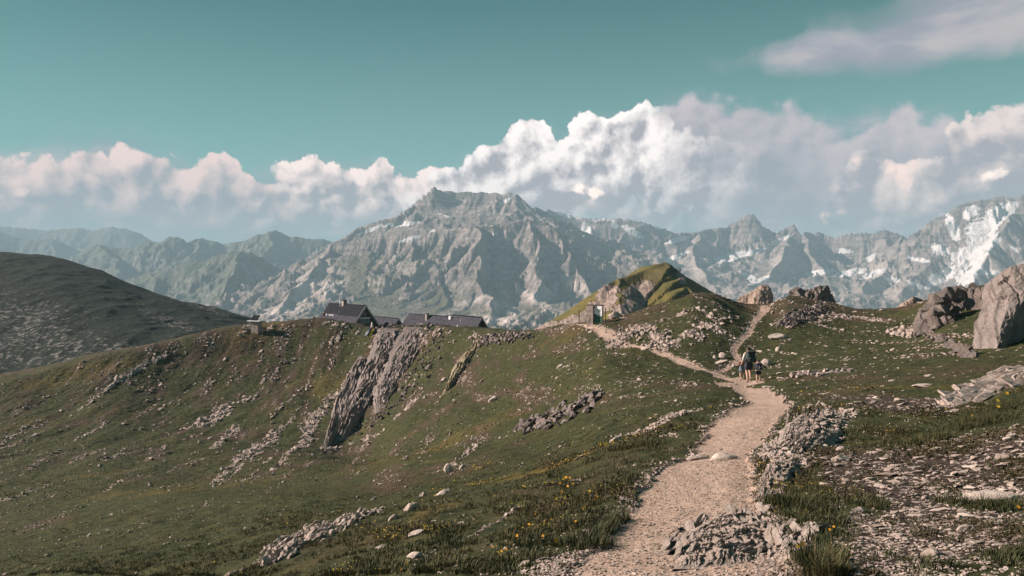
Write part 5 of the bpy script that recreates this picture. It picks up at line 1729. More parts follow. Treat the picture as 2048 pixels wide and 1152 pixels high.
# low woody cushions on the stony ground
def shrub_material():
    m, t = new_mat("heath_leaf")
    col = t.ramp(attr(t, 'shade'), [(0.0, (0.026, 0.028, 0.014)), (0.5, (0.055, 0.047, 0.024)), (1.0, (0.095, 0.070, 0.040))])
    t.put(t.bsdf.inputs['Base Color'], col)
    t.bsdf.inputs['Roughness'].default_value = 0.7
    return m


m_heath = shrub_material()
pos, nrm, d, (i, j) = spread((0.45 * stony + 0.35 * grassy) * sstep(26, 10, GY) * sstep(-0.1, 0.35, nB + 0.5 * nC) * (GX > 0.2), 5200, 741)
r_ = np.random.RandomState(742)
per = 20
k = len(pos) * per
sz = np.repeat(np.exp(0.4 * r_.normal(size=len(pos))) * 0.032 * np.clip(d / 8, 0.8, 2.2), per)
ang = r_.uniform(0, 2 * np.pi, k)
rr = np.sqrt(r_.rand(k))
cen = np.repeat(pos, per, 0) + np.stack([np.cos(ang) * rr * sz * 1.5, np.sin(ang) * rr * sz * 1.5, sz * (0.75 * (1 - rr ** 2)) * r_.uniform(0.3, 1.0, k)], -1)
a = r_.normal(size=(k, 3))
a /= np.linalg.norm(a, axis=1)[:, None]
b = np.cross(a, r_.normal(size=(k, 3)))
b /= np.linalg.norm(b, axis=1)[:, None]
lw = sz * 0.20
co = np.stack([cen - a * lw[:, None], cen + b * lw[:, None] * 0.6, cen + a * lw[:, None], cen - b * lw[:, None] * 0.6], 1).reshape(-1, 3)
me = mesh_np("heath", co, np.arange(k * 4).reshape(-1, 4), m_heath, {'shade': np.repeat(np.clip(r_.rand(k) * 0.6 + np.repeat(0.4 * r_.rand(len(pos)), per), 0, 1), 4)}, smooth=False)
tag(link(bpy.data.objects.new("heath", me)), kind='stuff')

# flowers
m_petal = plain_mat("flower_petal", (0.72, 0.33, 0.020), 0.6, 0.2, 40)
m_petal_y = plain_mat("flower_petal_yellow", (0.62, 0.42, 0.030), 0.6, 0.2, 40)
m_stem = plain_mat("flower_stem", (0.05, 0.075, 0.02), 0.7, 0.2, 30)
m_eye = plain_mat("flower_eye", (0.38, 0.16, 0.015), 0.7, 0.2, 40)


def flower_parts(nr=9):
    bm = bmesh.new()
    c0 = bm.verts.new((0, 0, 0.0))
    ring = []
    for q in range(nr * 2):
        a_ = math.pi * q / nr
        rad = 1.0 if q % 2 == 0 else 0.62
        ring.append(bm.verts.new((rad * math.cos(a_), rad * math.sin(a_), 0.22 if q % 2 == 0 else 0.10)))
    for q in range(nr * 2):
        bm.faces.new((c0, ring[q], ring[(q + 1) % (nr * 2)]))
    pm = bpy.data.meshes.new("blossom")
    bm.to_mesh(pm)
    bm.free()
    pm.materials.append(m_petal)
    bm = bmesh.new()
    bmesh.ops.create_icosphere(bm, subdivisions=1, radius=0.28, matrix=Matrix.Translation((0, 0, 0.08)) @ Matrix.Diagonal((1, 1, 0.6, 1)))
    em = bpy.data.meshes.new("eye")
    bm.to_mesh(em)
    bm.free()
    em.materials.append(m_eye)
    bm = bmesh.new()
    bmesh.ops.create_cone(bm, segments=5, radius1=0.12, radius2=0.09, depth=3.0, matrix=Matrix.Translation((0, 0, -1.5)))
    sm = bpy.data.meshes.new("stem")
    bm.to_mesh(sm)
    bm.free()
    sm.materials.append(m_stem)
    return pm, em, sm


pm, em, sm = flower_parts()
pm_y = pm.copy()
pm_y.materials[0] = m_petal_y
FL = [  # u, v, px, patch
    (1113, 1085, 10, 'L'), (1034, 1082, 6, 'L'), (1086, 1080, 6, 'L'), (1058, 1062, 5, 'L'), (1132, 976, 6, 'L'), (1126, 982, 6, 'L'), (1140, 972, 5, 'L'), (1146, 985, 5, 'L'), (1120, 990, 5, 'L'), (1136, 990, 5, 'L'),
    (1113, 1012, 6, 'L'), (1195, 1005, 5, 'L'), (1170, 1022, 5, 'L'), (1166, 1030, 4, 'L'), (1190, 1010, 4, 'L'), (1152, 1056, 5, 'L'), (1124, 1000, 5, 'L'), (1012, 1104, 6, 'L'), (1003, 1110, 5, 'L'), (996, 1112, 5, 'L'),
    (1150, 1048, 4, 'L'), (1180, 1000, 4, 'L'), (1070, 1040, 4, 'L'), (1044, 1020, 4, 'L'), (812, 1130, 6, 'L'), (800, 1148, 5, 'L'), (985, 1098, 4, 'L'),
    (1606, 1088, 9, 'R'), (1611, 1085, 8, 'R'), (1600, 1091, 8, 'R'), (1613, 1092, 6, 'R'), (1572, 998, 6, 'R'), (1664, 1062, 6, 'R'), (1672, 1058, 4, 'R'), (1623, 1120, 5, 'R'),
    (1998, 800, 8, 'F'), (2000, 806, 7, 'F'), (2017, 786, 7, 'F'), (1910, 804, 5, 'F'), (1902, 803, 4, 'F'), (1925, 776, 4, 'F'), (1996, 808, 5, 'F'), (2043, 1002, 8, 'E'), (2046, 990, 7, 'E'), (1948, 824, 4, 'F'), (1866, 834, 4, 'F')]
WORDS = {'L': ("orange yellow wildflower in the green turf left of the footpath", "wildflowers in the turf left of the footpath"),
         'R': ("orange wildflower growing beside the schist right of the footpath", "wildflowers beside the schist right of the footpath"),
         'F': ("yellow wildflower in the tall grass below the layered pink ledge", "wildflowers below the layered pink ledge"),
         'E': ("orange wildflower by the long pale slab at the right edge", "wildflowers by the long pale slab")}
rf = random.Random(5)
for u, v, w, key in FL:
    p = at_px(u, v + w * 1.2)
    s = max(w, 5) * p[1] / F * 0.58
    root = link(bpy.data.objects.new("wildflower", None))
    root.empty_display_size = 0.02
    root.location = (p[0], p[1], p[2])
    orange = key in 'LRE' and rf.random() < 0.7
    best = min(MARKS, key=lambda m_: (m_[0] - u) ** 2 + ((m_[1] - v) * 1.6) ** 2)
    rel = ('right of' if u > best[0] else 'left of') if abs(u - best[0]) > abs(v - best[1]) else ('below' if v > best[1] else 'above')
    far_ = 'well ' if abs(u - best[0]) > 90 else ''
    lab_ = f"{'large ' if w > 7 else 'tiny ' if w < 5 else ''}{'orange' if orange else 'yellow'} wildflower {far_}{rel} the {best[2]}"
    tag(root, ' '.join(lab_.split()[:16]), "flower", WORDS[key][1])
    tilt = Euler((rf.uniform(0.2, 0.9), rf.uniform(-0.5, 0.2), rf.uniform(0, 6)))
    hgt = max(0.05, s * 2.6)
    for nm, data in (("stem", sm), ("blossom", pm if orange else pm_y)):
        o = link(bpy.data.objects.new(nm, data), root)
        o.location = (0, 0, hgt)
        if nm == "stem":
            o.scale = (s * 0.6, s * 0.6, hgt / 3.0 * 1.05)
        else:
            o.scale = (s, s, s)
            o.rotation_euler = (R(55) * rf.uniform(0.6, 1.0), 0, rf.uniform(-0.5, 0.5))
            e = link(bpy.data.objects.new("eye", em), o)
# many smaller blossoms nobody could count
pos, nrm, d, ij = spread(grassy * (0.15 + ochre) * sstep(30, 10, GY) * sstep(0.1, 0.5, nB + 0.3 * nC) * sstep(-6, -1, GX), 420, 751)
r_ = np.random.RandomState(752)
k = len(pos)
s = r_.uniform(1.4, 2.8, k) * d / F * 0.6
top = pos + np.stack([r_.normal(size=k) * 0.01, r_.normal(size=k) * 0.01, 0.04 + 0.03 * r_.rand(k)], -1)
an = np.linspace(0, 2 * np.pi, 6, endpoint=False)
ring = np.stack([np.cos(an), np.sin(an) * 0.6, 0.5 * np.sin(an)], -1)
co = (top[:, None, :] + ring[None] * s[:, None, None]).reshape(-1, 3)
b6 = np.arange(k)[:, None] * 6
fa = np.concatenate([b6 + np.array([[0, 1, 2, 3]]), b6 + np.array([[0, 3, 4, 5]])])
me = mesh_np("blossoms", co, fa, m_petal_y, smooth=False)
tag(link(bpy.data.objects.new("meadow_flowers", me)), kind='stuff')

# ------------------------------------------------------------------ made things
m_slate = plain_mat("slate", (0.060, 0.060, 0.074), 0.95, 0.45, 3.0, spec=0.03, bmp=0.01)
m_slate_dk = plain_mat("slate_dark", (0.022, 0.023, 0.029), 0.95, 0.3, 3.0, spec=0.03)
m_solar = plain_mat("solar_glass", (0.012, 0.014, 0.020), 0.7, 0.2, 1.0, spec=0.04)
m_wood = plain_mat("dark_wood", (0.075, 0.058, 0.050), 0.8, 0.35, 5.0)
m_board = plain_mat("grey_board", (0.22, 0.20, 0.19), 0.8, 0.25, 6.0)
m_white = plain_mat("white_paint", (0.74, 0.73, 0.74), 0.6, 0.05, 3.0)
m_glass = plain_mat("window_glass", (0.16, 0.18, 0.19), 0.12, 0.1, 1.0, spec=0.6)
m_mason = plain_mat("mortared_stone", (0.30, 0.25, 0.225), 0.9, 0.35, 2.5, bmp=0.03)
m_metal = plain_mat("dark_metal", (0.06, 0.06, 0.065), 0.45, 0.2, 4.0, metal=0.6)
m_pale = plain_mat("pale_cloth", (0.55, 0.46, 0.45), 0.9, 0.1, 5.0)
m_yellow = plain_mat("yellow_cloth", (0.78, 0.46, 0.02), 0.7, 0.08, 5.0)
m_black = plain_mat("black_cloth", (0.018, 0.018, 0.02), 0.8, 0.2, 5.0)
m_post = plain_mat("weathered_post", (0.085, 0.07, 0.06), 0.9, 0.3, 5.0)
m_green = plain_mat("sign_green", (0.035, 0.12, 0.075), 0.5, 0.3, 7.0)
m_dkgreen = plain_mat("sign_dark_green", (0.012, 0.042, 0.036), 0.5, 0.15, 7.0)
m_sheet = plain_mat("sign_sheet", (0.80, 0.82, 0.84), 0.4, 0.06, 5.0)
m_ink = plain_mat("sign_ink", (0.16, 0.18, 0.20), 0.6, 0.1, 5.0)


def box_bm(bm, x0, x1, y0, y1, z0, z1, M=None):
    vs_ = [bm.verts.new((x, y, z)) for z in (z0, z1) for y in (y0, y1) for x in (x0, x1)]
    for f in ((0, 2, 3, 1), (4, 5, 7, 6), (0, 1, 5, 4), (2, 6, 7, 3), (0, 4, 6, 2), (1, 3, 7, 5)):
        bm.faces.new([vs_[i] for i in f])
    if M is not None:
        bmesh.ops.transform(bm, matrix=M, verts=vs_)
    return vs_


def tube_bm(bm, pts, rad, seg=8):
    pts = [Vector(p) for p in pts]
    rings = []
    for i, p in enumerate(pts):
        d = (pts[min(i + 1, len(pts) - 1)] - pts[max(i - 1, 0)]).normalized()
        q = d.to_track_quat('Z', 'Y')
        r_ = rad[i] if isinstance(rad, (list, tuple)) else rad
        rings.append([bm.verts.new(p + q @ Vector((math.cos(2 * math.pi * k / seg) * r_, math.sin(2 * math.pi * k / seg) * r_, 0))) for k in range(seg)])
    for a, b in zip(rings[:-1], rings[1:]):
        for k in range(seg):
            bm.faces.new((a[k], a[(k + 1) % seg], b[(k + 1) % seg], b[k]))
    bm.faces.new(rings[0][::-1])
    bm.faces.new(rings[-1])


def done_bm(name, bm, mat, parent=None, bevel=0.0, smooth=False):
    bmesh.ops.recalc_face_normals(bm, faces=bm.faces[:])
    if bevel:
        bmesh.ops.bevel(bm, geom=bm.edges[:], offset=bevel, segments=1, affect='EDGES')
    me = bpy.data.meshes.new(name)
    bm.to_mesh(me)
    bm.free()
    me.materials.append(mat)
    if smooth:
        for p in me.polygons:
            p.use_smooth = True
    return link(bpy.data.objects.new(name, me), parent)


def empty(name, loc, rz=0.0, label=None, cat=None, group=None):
    o = bpy.data.objects.new(name, None)
    o.empty_display_size = 0.2
    o.location = loc
    o.rotation_euler = (0, 0, rz)
    link(o)
    return tag(o, label, cat, group)


def bx(name, mat, parent, x0, x1, y0, y1, z0, z1, M=None, bevel=0.0):
    bm = bmesh.new()
    box_bm(bm, x0, x1, y0, y1, z0, z1, M)
    return done_bm(name, bm, mat, parent, bevel)


def tube(name, mat, parent, pts, rad, seg=8):
    bm = bmesh.new()
    tube_bm(bm, pts, rad, seg)
    return done_bm(name, bm, mat, parent, smooth=True)


def hut(name, label, far, near, W, slope, base, shingle_n=(16, 9), seed=1, solar=False):
    """a steep gabled mountain hut; far and near are the ridge ends as (u, v, y); local x runs along the ridge towards the near gable"""
    a, b = P(*far), P(*near)
    zr = (a[2] + b[2]) / 2
    rz = math.atan2(b[1] - a[1], b[0] - a[0])
    L = math.hypot(b[0] - a[0], b[1] - a[1])
    root = empty(name, (a[0], a[1], base), rz, label, "hut")
    H = zr - base
    hw = W / 2
    tn = math.tan(R(slope))
    ez = max(0.5, H - hw * tn)                  # eave height
    # body with gables
    bm = bmesh.new()
    for x in (0.25, L - 0.35):
        vs_ = [bm.verts.new((x, y, z)) for y, z in ((-hw + .15, -1.2), (hw - .15, -1.2), (hw - .15, ez), (0, H - 0.22), (-hw + .15, ez))]
        bm.faces.new(vs_)
    bm.verts.ensure_lookup_table()
    for i in range(5):
        bm.faces.new((bm.verts[i], bm.verts[(i + 1) % 5], bm.verts[5 + (i + 1) % 5], bm.verts[5 + i]))
    done_bm("wall", bm, m_wood, root)
    r_ = random.Random(seed)
    ln = math.hypot(hw + 0.3, (hw + 0.3) * tn)
    for s in (-1, 1):
        # local frame of one slope: X along the ridge, Y down the slope, Z out of the roof
        M = Matrix.Translation((0, 0, H)) @ Matrix.Rotation(s * math.atan(tn) * -1 if s > 0 else math.atan(tn), 4, 'X') @ Matrix.Diagonal((1, s, 1, 1))
        rf_ = bx("roof", m_slate_dk, root, -0.25, L + 0.3, 0.0, ln, -0.14, 0.0, M)
        bm = bmesh.new()
        nx, ny = shingle_n
        for q in range(ny):
            y0 = ln * q / ny
            for k in range(nx + 1):
                x0 = -0.27 + (L + 0.58) * (k - 0.5 * (q % 2)) / nx
                x1 = min(L + 0.31, x0 + (L + 0.58) / nx * 0.95)
                x0 = max(-0.27, x0)
                if x1 - x0 < 0.08:
                    continue
                h_ = r_.uniform(0.03, 0.075)
                vs_ = box_bm(bm, x0, x1, y0 + 0.01, y0 + ln / ny * 1.04, 0.003, h_, None)
                for v_ in vs_[4:6]:
                    v_.co.z = 0.02
                bmesh.ops.transform(bm, matrix=M, verts=vs_)
        sh = done_bm("shingles", bm, m_slate, rf_)
        sh['kind'] = 'stuff'
        if solar and s < 0:
            for x0, x1, y0, y1 in ((0.3, L * 0.40, 0.12, ln * 0.46), (L * 0.44, L * 0.97, 0.12, ln * 0.50)):
                n_ = 4
                for k in range(n_):
                    bx("solar_panel", m_solar, rf_, x0 + (x1 - x0) * k / n_ + 0.02, x0 + (x1 - x0) * (k + 1) / n_ - 0.02, y0, y1, 0.09, 0.13, M)
            for f in (0.13, 0.22, 0.27, 0.32):
                bx("skylight", m_white, rf_, L * f, L * f + 0.32, ln * 0.52, ln * 0.57, 0.06, 0.12, M)
    # barge boards on the near gable
    for s in (-1, 1):
        M = Matrix.Translation((L + 0.12, 0, H)) @ Matrix.Rotation(-s * math.atan(tn), 4, 'X') @ Matrix.Diagonal((1, s, 1, 1))
        bx("barge_board", m_board, root, 0.17, 0.28, -0.02, ln + 0.02, -0.30, -0.02, M)
    tube("ridge_cap", m_slate_dk, root, [(-0.26, 0, H + 0.02), (L + 0.31, 0, H + 0.02)], 0.11, 6)
    return root, L, H, hw, tn, ez, ln


def window(parent, x, y0, y1, z0, z1, panes=2):
    f = empty_part("window", parent)
    fr = 0.07
    bm = bmesh.new()
    for q in ((y0, y1, z0, z0 + fr), (y0, y1, z1 - fr, z1), (y0, y0 + fr, z0 + fr, z1 - fr), (y1 - fr, y1, z0 + fr, z1 - fr)):
        box_bm(bm, x, x + 0.08, q[0], q[1], q[2], q[3])
    done_bm("frame", bm, m_board, f)
    w = (y1 - y0 - 2 * fr) / panes
    for k in range(panes):
        bx("pane", m_glass, f, x + 0.01, x + 0.04, y0 + fr + w * k + 0.012, y0 + fr + w * (k + 1) - 0.012, z0 + fr, z1 - fr)
    return f


def empty_part(name, parent):
    o = bpy.data.objects.new(name, None)
    o.empty_display_size = 0.1
    return link(o, parent)


# main hut
root, L, H, hw, tn, ez, ln = hut("mountain_hut", "tall steep roofed hut with dark solar panels and a glazed gable", (659, 604.5, 191), (731, 612.7, 177), 6.6, 54, -14.6, (30, 14), 3, True)
gx = L - 0.35
window(root, gx, -1.35, -0.55, H - 4.15, H - 3.0, 1)
window(root, gx, -0.45, 0.35, H - 4.15, H - 3.0, 1)
window(root, gx, 0.45, 1.25, H - 4.15, H - 3.0, 1)
window(root, gx, -0.35, 0.35, H - 2.3, H - 1.6, 1)
bx("balcony_beam", m_white, root, gx + 0.02, gx + 0.32, -1.5, 1.2, H - 2.95, H - 2.70)
bx("door", m_board, root, gx, gx + 0.06, 1.7, 2.5, -0.2, 1.9)
ch = bx("chimney", m_mason, root, L * 0.40, L * 0.40 + 1.0, -0.45, 0.45, H - 0.6, H + 0.75)
bx("chimney_cap", m_slate_dk, ch, L * 0.40 - 0.08, L * 0.40 + 1.08, -0.53, 0.53, H + 0.86, H + 0.96)
for k in (0.04, 0.82):
    bx("cap_support", m_mason, ch, L * 0.40 + k, L * 0.40 + k + 0.14, -0.4, 0.4, H + 0.752, H + 0.858)
tube("vent_pipe", m_white, root, [(L * 0.37, -0.55, H - 1.6), (L * 0.37, -0.55, H + 0.9)], 0.07)

root, L, H, hw, tn, ez, ln = hut("mountain_hut", "low slate roofed annex joined to the right side of the tall hut", (742, 631.5, 192), (796, 638, 182), 4.6, 50, -15.0, (20, 8), 5)
root, L, H, hw, tn, ez, ln = hut("mountain_hut", "long slate roofed hut with a stone chimney half hidden by the slope", (819, 625.8, 170), (899, 635.2, 160), 5.2, 50, -13.4, (24, 10), 7)
ch = bx("chimney", m_mason, root, L * 0.50, L * 0.50 + 0.5, -0.95, -0.4, H - 1.4, H + 0.35)
bx("chimney_cap", m_slate_dk, ch, L * 0.50 - 0.05, L * 0.50 + 0.55, -1.0, -0.35, H + 0.352, H + 0.44)
window(root, L - 0.35, -0.4, 0.4, H - 1.9, H - 1.2, 1)
root, L, H, hw, tn, ez, ln = hut("mountain_hut", "small slate roofed hut with a red brown gable at the right end of the huts", (904, 629, 153), (962, 635.4, 145), 4.0, 54, -11.4, (18, 10), 9)
bx("gable_panel", plain_mat("red_brown_board", (0.12, 0.06, 0.045), 0.8, 0.3, 5.0), root, L - 0.348, L - 0.30, -0.8, 0.8, max(0.1, H - 2.6), H - 1.3)
window(root, L - 0.298, -0.35, 0.35, H - 2.3, H - 1.6, 1)
bx("roof_box", m_white, root, 0.1, 0.75, -0.85, -0.35, H - 0.85, H - 0.25)
tube("vent_pipe", m_metal, root, [(L * 0.14, -0.1, H - 0.2), (L * 0.14, -0.1, H + 0.55)], 0.05)
tube("antenna", m_white, root, [(L * 0.46, -1.0, H - 1.6), (L * 0.46, -1.0, H - 0.55)], 0.03)
bm = bmesh.new()
bmesh.ops.create_cone(bm, segments=4, radius1=0.26, radius2=0.02, depth=0.4, matrix=Matrix.Translation((L * 0.42, -1.45, H - 1.75)))
done_bm("roof_vent", bm, m_white, root)

# pump shed with two solar panels
p = at_px(512, 663)
sh = empty("stone_shed", (p[0], p[1], p[2] - 0.05), R(-18), "small stone shed with two tilted solar panels on its flat roof", "shed")
bx("wall", m_mason, sh, -0.75, 0.85, -0.7, 0.7, -0.5, 2.2)
bx("wall", m_board, sh, -1.35, -0.95, -0.6, 0.6, -0.5, 2.2)
bx("door", m_wood, sh, -0.945, -0.755, -0.5, 0.4, -0.4, 2.15)
bx("roof", m_white, sh, -1.6, 1.55, -1.0, 1.0, 2.21, 2.40)
for k in (0, 1):
    M = Matrix.Translation((-0.55 + 0.86 * k, -0.1, 2.95)) @ Matrix.Rotation(R(48), 4, 'X') @ Matrix.Shear('XZ', 4, (0, 0))
    pn_ = bx("solar_panel", m_solar, sh, -0.38, 0.38, -0.72, 0.72, -0.03, 0.03, M)
    M2 = M @ Matrix.Translation((0, 0, -0.05))
    bx("panel_frame", m_white, pn_, -0.42, 0.42, -0.76, 0.76, -0.02, 0.015, M2)
for x in (-0.9, 0.7):
    tube("panel_leg", m_metal, sh, [(x, 0.35, 2.4), (x, 0.35, 3.4)], 0.03, 6)

# fence of a few posts between shed and hut
fc = empty("post_fence", (0, 0, 0), 0, "short fence of thin wooden posts and a rail right of the stone shed", "fence")
tops = []
for u, v, h in ((484, 661, 1.2), (531, 663, 1.3), (551, 665, 1.7), (592, 654, 1.1), (618, 645, 0.8)):
    q = at_px(u, v)
    tube("post", m_post, fc, [(q[0], q[1], q[2] - 0.4), (q[0] + 0.02, q[1], q[2] + h)], 0.075, 6)
    tops.append((q[0], q[1] - 0.09, q[2] + h * 0.8))
for a_, b_ in zip(tops[:-1], tops[1:]):
    tube("rail", m_post, fc, [a_, ((a_[0] + b_[0]) / 2, a_[1], (a_[2] + b_[2]) / 2 - 0.08), b_], 0.035, 6)

# terrace things by the main hut
q = at_px(746, 671)
bn = empty("striped_banner", (q[0], q[1] - 0.3, q[2] + 0.15), R(12), "tilted yellow, black and white striped banner in front of the tall hut", "banner")
sl = Matrix.Rotation(R(52), 4, 'X')
xs_ = [(-1.75, -1.25, m_white), (-1.25, -0.85, m_black), (-0.85, -0.40, m_yellow), (-0.40, 0.45, m_black), (0.45, 1.0, m_yellow)]
for a_, b_, mt in xs_:
    bm = bmesh.new()
    g = []
    for i in range(5):
        f = i / 4
        z_ = 0.06 * math.sin(f * 5 + a_ * 3)
        g.append([bm.verts.new(sl @ Vector((x + 0.75 * f, f * 1.6, z_ + dz))) for x in (a_, b_) for dz in (0, 0.03)])
    for r0, r1 in zip(g[:-1], g[1:]):
        bm.faces.new((r0[0], r0[2], r1[2], r1[0]))
        bm.faces.new((r0[1], r1[1], r1[3], r0[3]))
        bm.faces.new((r0[0], r1[0], r1[1], r0[1]))
        bm.faces.new((r0[2], r0[3], r1[3], r1[2]))
    done_bm("cloth_stripe", bm, mt, bn)
bx("cloth_stripe", m_yellow, bn, -0.84, 0.98, -0.35, -0.003, -0.02, 0.02, sl)
for x in (-1.6, 1.6):
    tube("pole", m_metal, bn, [(x, 0.9, -0.6), (x, 0.9, 1.3)], 0.03, 6)

q = P(744, 656, 172)
pr = empty("folded_parasol", (q[0], q[1], q[2] - 0.9), 0, "pale folded parasol at the right foot of the glazed gable", "parasol")
tube("pole", m_metal, pr, [(0, 0, -0.3), (0, 0, 2.35)], 0.03, 6)
tube("canopy", m_pale, pr, [(0, 0, 0.75), (0, 0, 0.95), (0.02, 0, 1.5), (0, 0, 2.0), (0, 0, 2.3)], [0.42, 0.40, 0.26, 0.13, 0.03], 8)
q = P(719, 659, 171)
q2 = P(740, 655, 171)
rl = empty("white_rail", (q[0], q[1], q[2]), 0, "white bent handrail at the terrace before the glazed gable", "handrail")
w_ = q2[0] - q[0]
tube("rail", m_white, rl, [(0, 0, -0.5), (0, 0, 0.35), (0.2, 0, 0.62), (0.7, 0, 0.68), (w_, 0, 0.5)], 0.055, 8)
tube("upright", m_white, rl, [(w_, 0, -0.7), (w_, 0, 0.5)], 0.05, 8)

# ---- information board with a stone pillar, by the trail
q = at_px(1182, 651)
sg = empty("trail_sign", (q[0], q[1], q[2]), R(-28), "trail information board between a stone pillar and dark posts", "sign")
bm = bmesh.new()
r_ = random.Random(8)
for k in range(12):
    z0, z1 = k * 0.19 - 0.1, k * 0.19 + 0.078
    cut = r_.uniform(-0.12, 0.12)
    for a_, b_ in ((-0.34, cut - 0.012), (cut + 0.012, 0.36)):
        d_ = r_.uniform(-0.03, 0.03)
        box_bm(bm, a_ + r_.uniform(-.02, .02), b_, -0.30 + d_, 0.30 + d_ * 0.5, z0, z1)
st_ = done_bm("pillar_stones", bm, m_mason, sg)
st_['kind'] = 'stuff'
bx("pillar_core", m_board, sg, -0.30, 0.32, -0.25, 0.27, -0.2, 2.2)
bx("top_beam", m_post, sg, -0.45, 1.62, -0.06, 0.08, 2.24, 2.36)
bx("post", m_post, sg, -0.44, -0.36, -0.05, 0.07, -0.3, 2.235)
bx("post", m_post, sg, 1.30, 1.42, -0.05, 0.07, 0.3, 2.235)
tube("post", m_post, sg, [(1.56, 0.3, -0.2), (1.56, 0.3, 1.95)], 0.04, 6)
pan = bx("panel", m_sheet, sg, 0.38, 1.29, -0.03, 0.03, 1.12, 2.23)
for z, x0, x1 in ((1.83, 0.60, 1.18), (1.73, 0.62, 1.16), (1.62, 0.60, 1.18), (1.52, 0.62, 1.05), (1.42, 0.70, 1.12)):
    bx("text_line", m_ink, pan, x0, x1, -0.038, -0.032, z, z + 0.022)
em_ = bx("emblem", m_dkgreen, pan, 0.39, 0.72, -0.040, -0.033, 1.98, 2.22)
bx("emblem_mark", m_white, em_, 0.52, 0.60, -0.046, -0.041, 2.07, 2.14)
bm = bmesh.new()
vs_ = [bm.verts.new((x, y, z)) for y in (-0.040, -0.033) for x, z in ((0.38, 1.125), (1.02, 1.125), (0.86, 1.19), (0.66, 1.24), (0.52, 1.36), (0.38, 1.34))]
bm.faces.new(vs_[:6])
bm.faces.new(vs_[6:][::-1])
for i in range(6):
    bm.faces.new((vs_[i], vs_[(i + 1) % 6], vs_[6 + (i + 1) % 6], vs_[6 + i]))
done_bm("printed_hill", bm, m_dkgreen, pan)
bx("lower_panel", m_green, sg, 0.36, 1.295, -0.02, 0.03, 0.30, 1.115)
for x in (0.55, 0.85, 1.05):
    bx("leg", m_post, sg, x, x + 0.05, -0.01, 0.04, -0.2, 0.298)
q = at_px(1158, 651)
po = tube("wooden_post", m_post, None, [(0, 0, -0.4), (0.02, 0, 0.9), (-0.02, 0, 1.75)], [0.075, 0.07, 0.06], 8)
po.location = q
tag(po, "single dark wooden post standing left of the trail sign", "post")


# ------------------------------------------------------------------ people
m_skin = plain_mat("skin", (0.52, 0.33, 0.26), 0.6, 0.06, 9.0)
m_hair = plain_mat("brown_hair", (0.040, 0.028, 0.022), 0.7, 0.3, 20.0)
m_navy = plain_mat("dark_blue_cloth", (0.030, 0.036, 0.050), 0.85, 0.2, 12.0)
m_blackc = plain_mat("black_shorts", (0.014, 0.015, 0.018), 0.85, 0.2, 12.0)
m_shirt = plain_mat("pale_shirt", (0.52, 0.50, 0.46), 0.85, 0.08, 10.0)
m_shoe = plain_mat("brown_shoe", (0.10, 0.075, 0.06), 0.8, 0.2, 14.0)
m_red = plain_mat("dull_red_cloth", (0.20, 0.085, 0.075), 0.85, 0.2, 12.0)
m_pack = plain_mat("dark_green_pack", (0.034, 0.046, 0.046), 0.8, 0.25, 8.0)
m_greyblue = plain_mat("grey_blue_cloth", (0.16, 0.19, 0.22), 0.85, 0.15, 10.0)


def skin_mesh(name, verts, edges, rad, mat, parent, sub=2, root=0):
    me = bpy.data.meshes.new(name)
    me.from_pydata([tuple(v_) for v_ in verts], edges, [])
    o = link(bpy.data.objects.new(name, me), parent)
    md = o.modifiers.new("skin", 'SKIN')
    md.use_smooth_shade = True
    sl_ = me.skin_vertices[0].data
    for i, r_ in enumerate(rad):
        sl_[i].radius = r_ if isinstance(r_, tuple) else (r_, r_)
        sl_[i].use_root = (i == root)
    s_ = o.modifiers.new("smooth", 'SUBSURF')
    s_.levels = sub
    s_.render_levels = sub
    me.materials.append(mat)
    return o


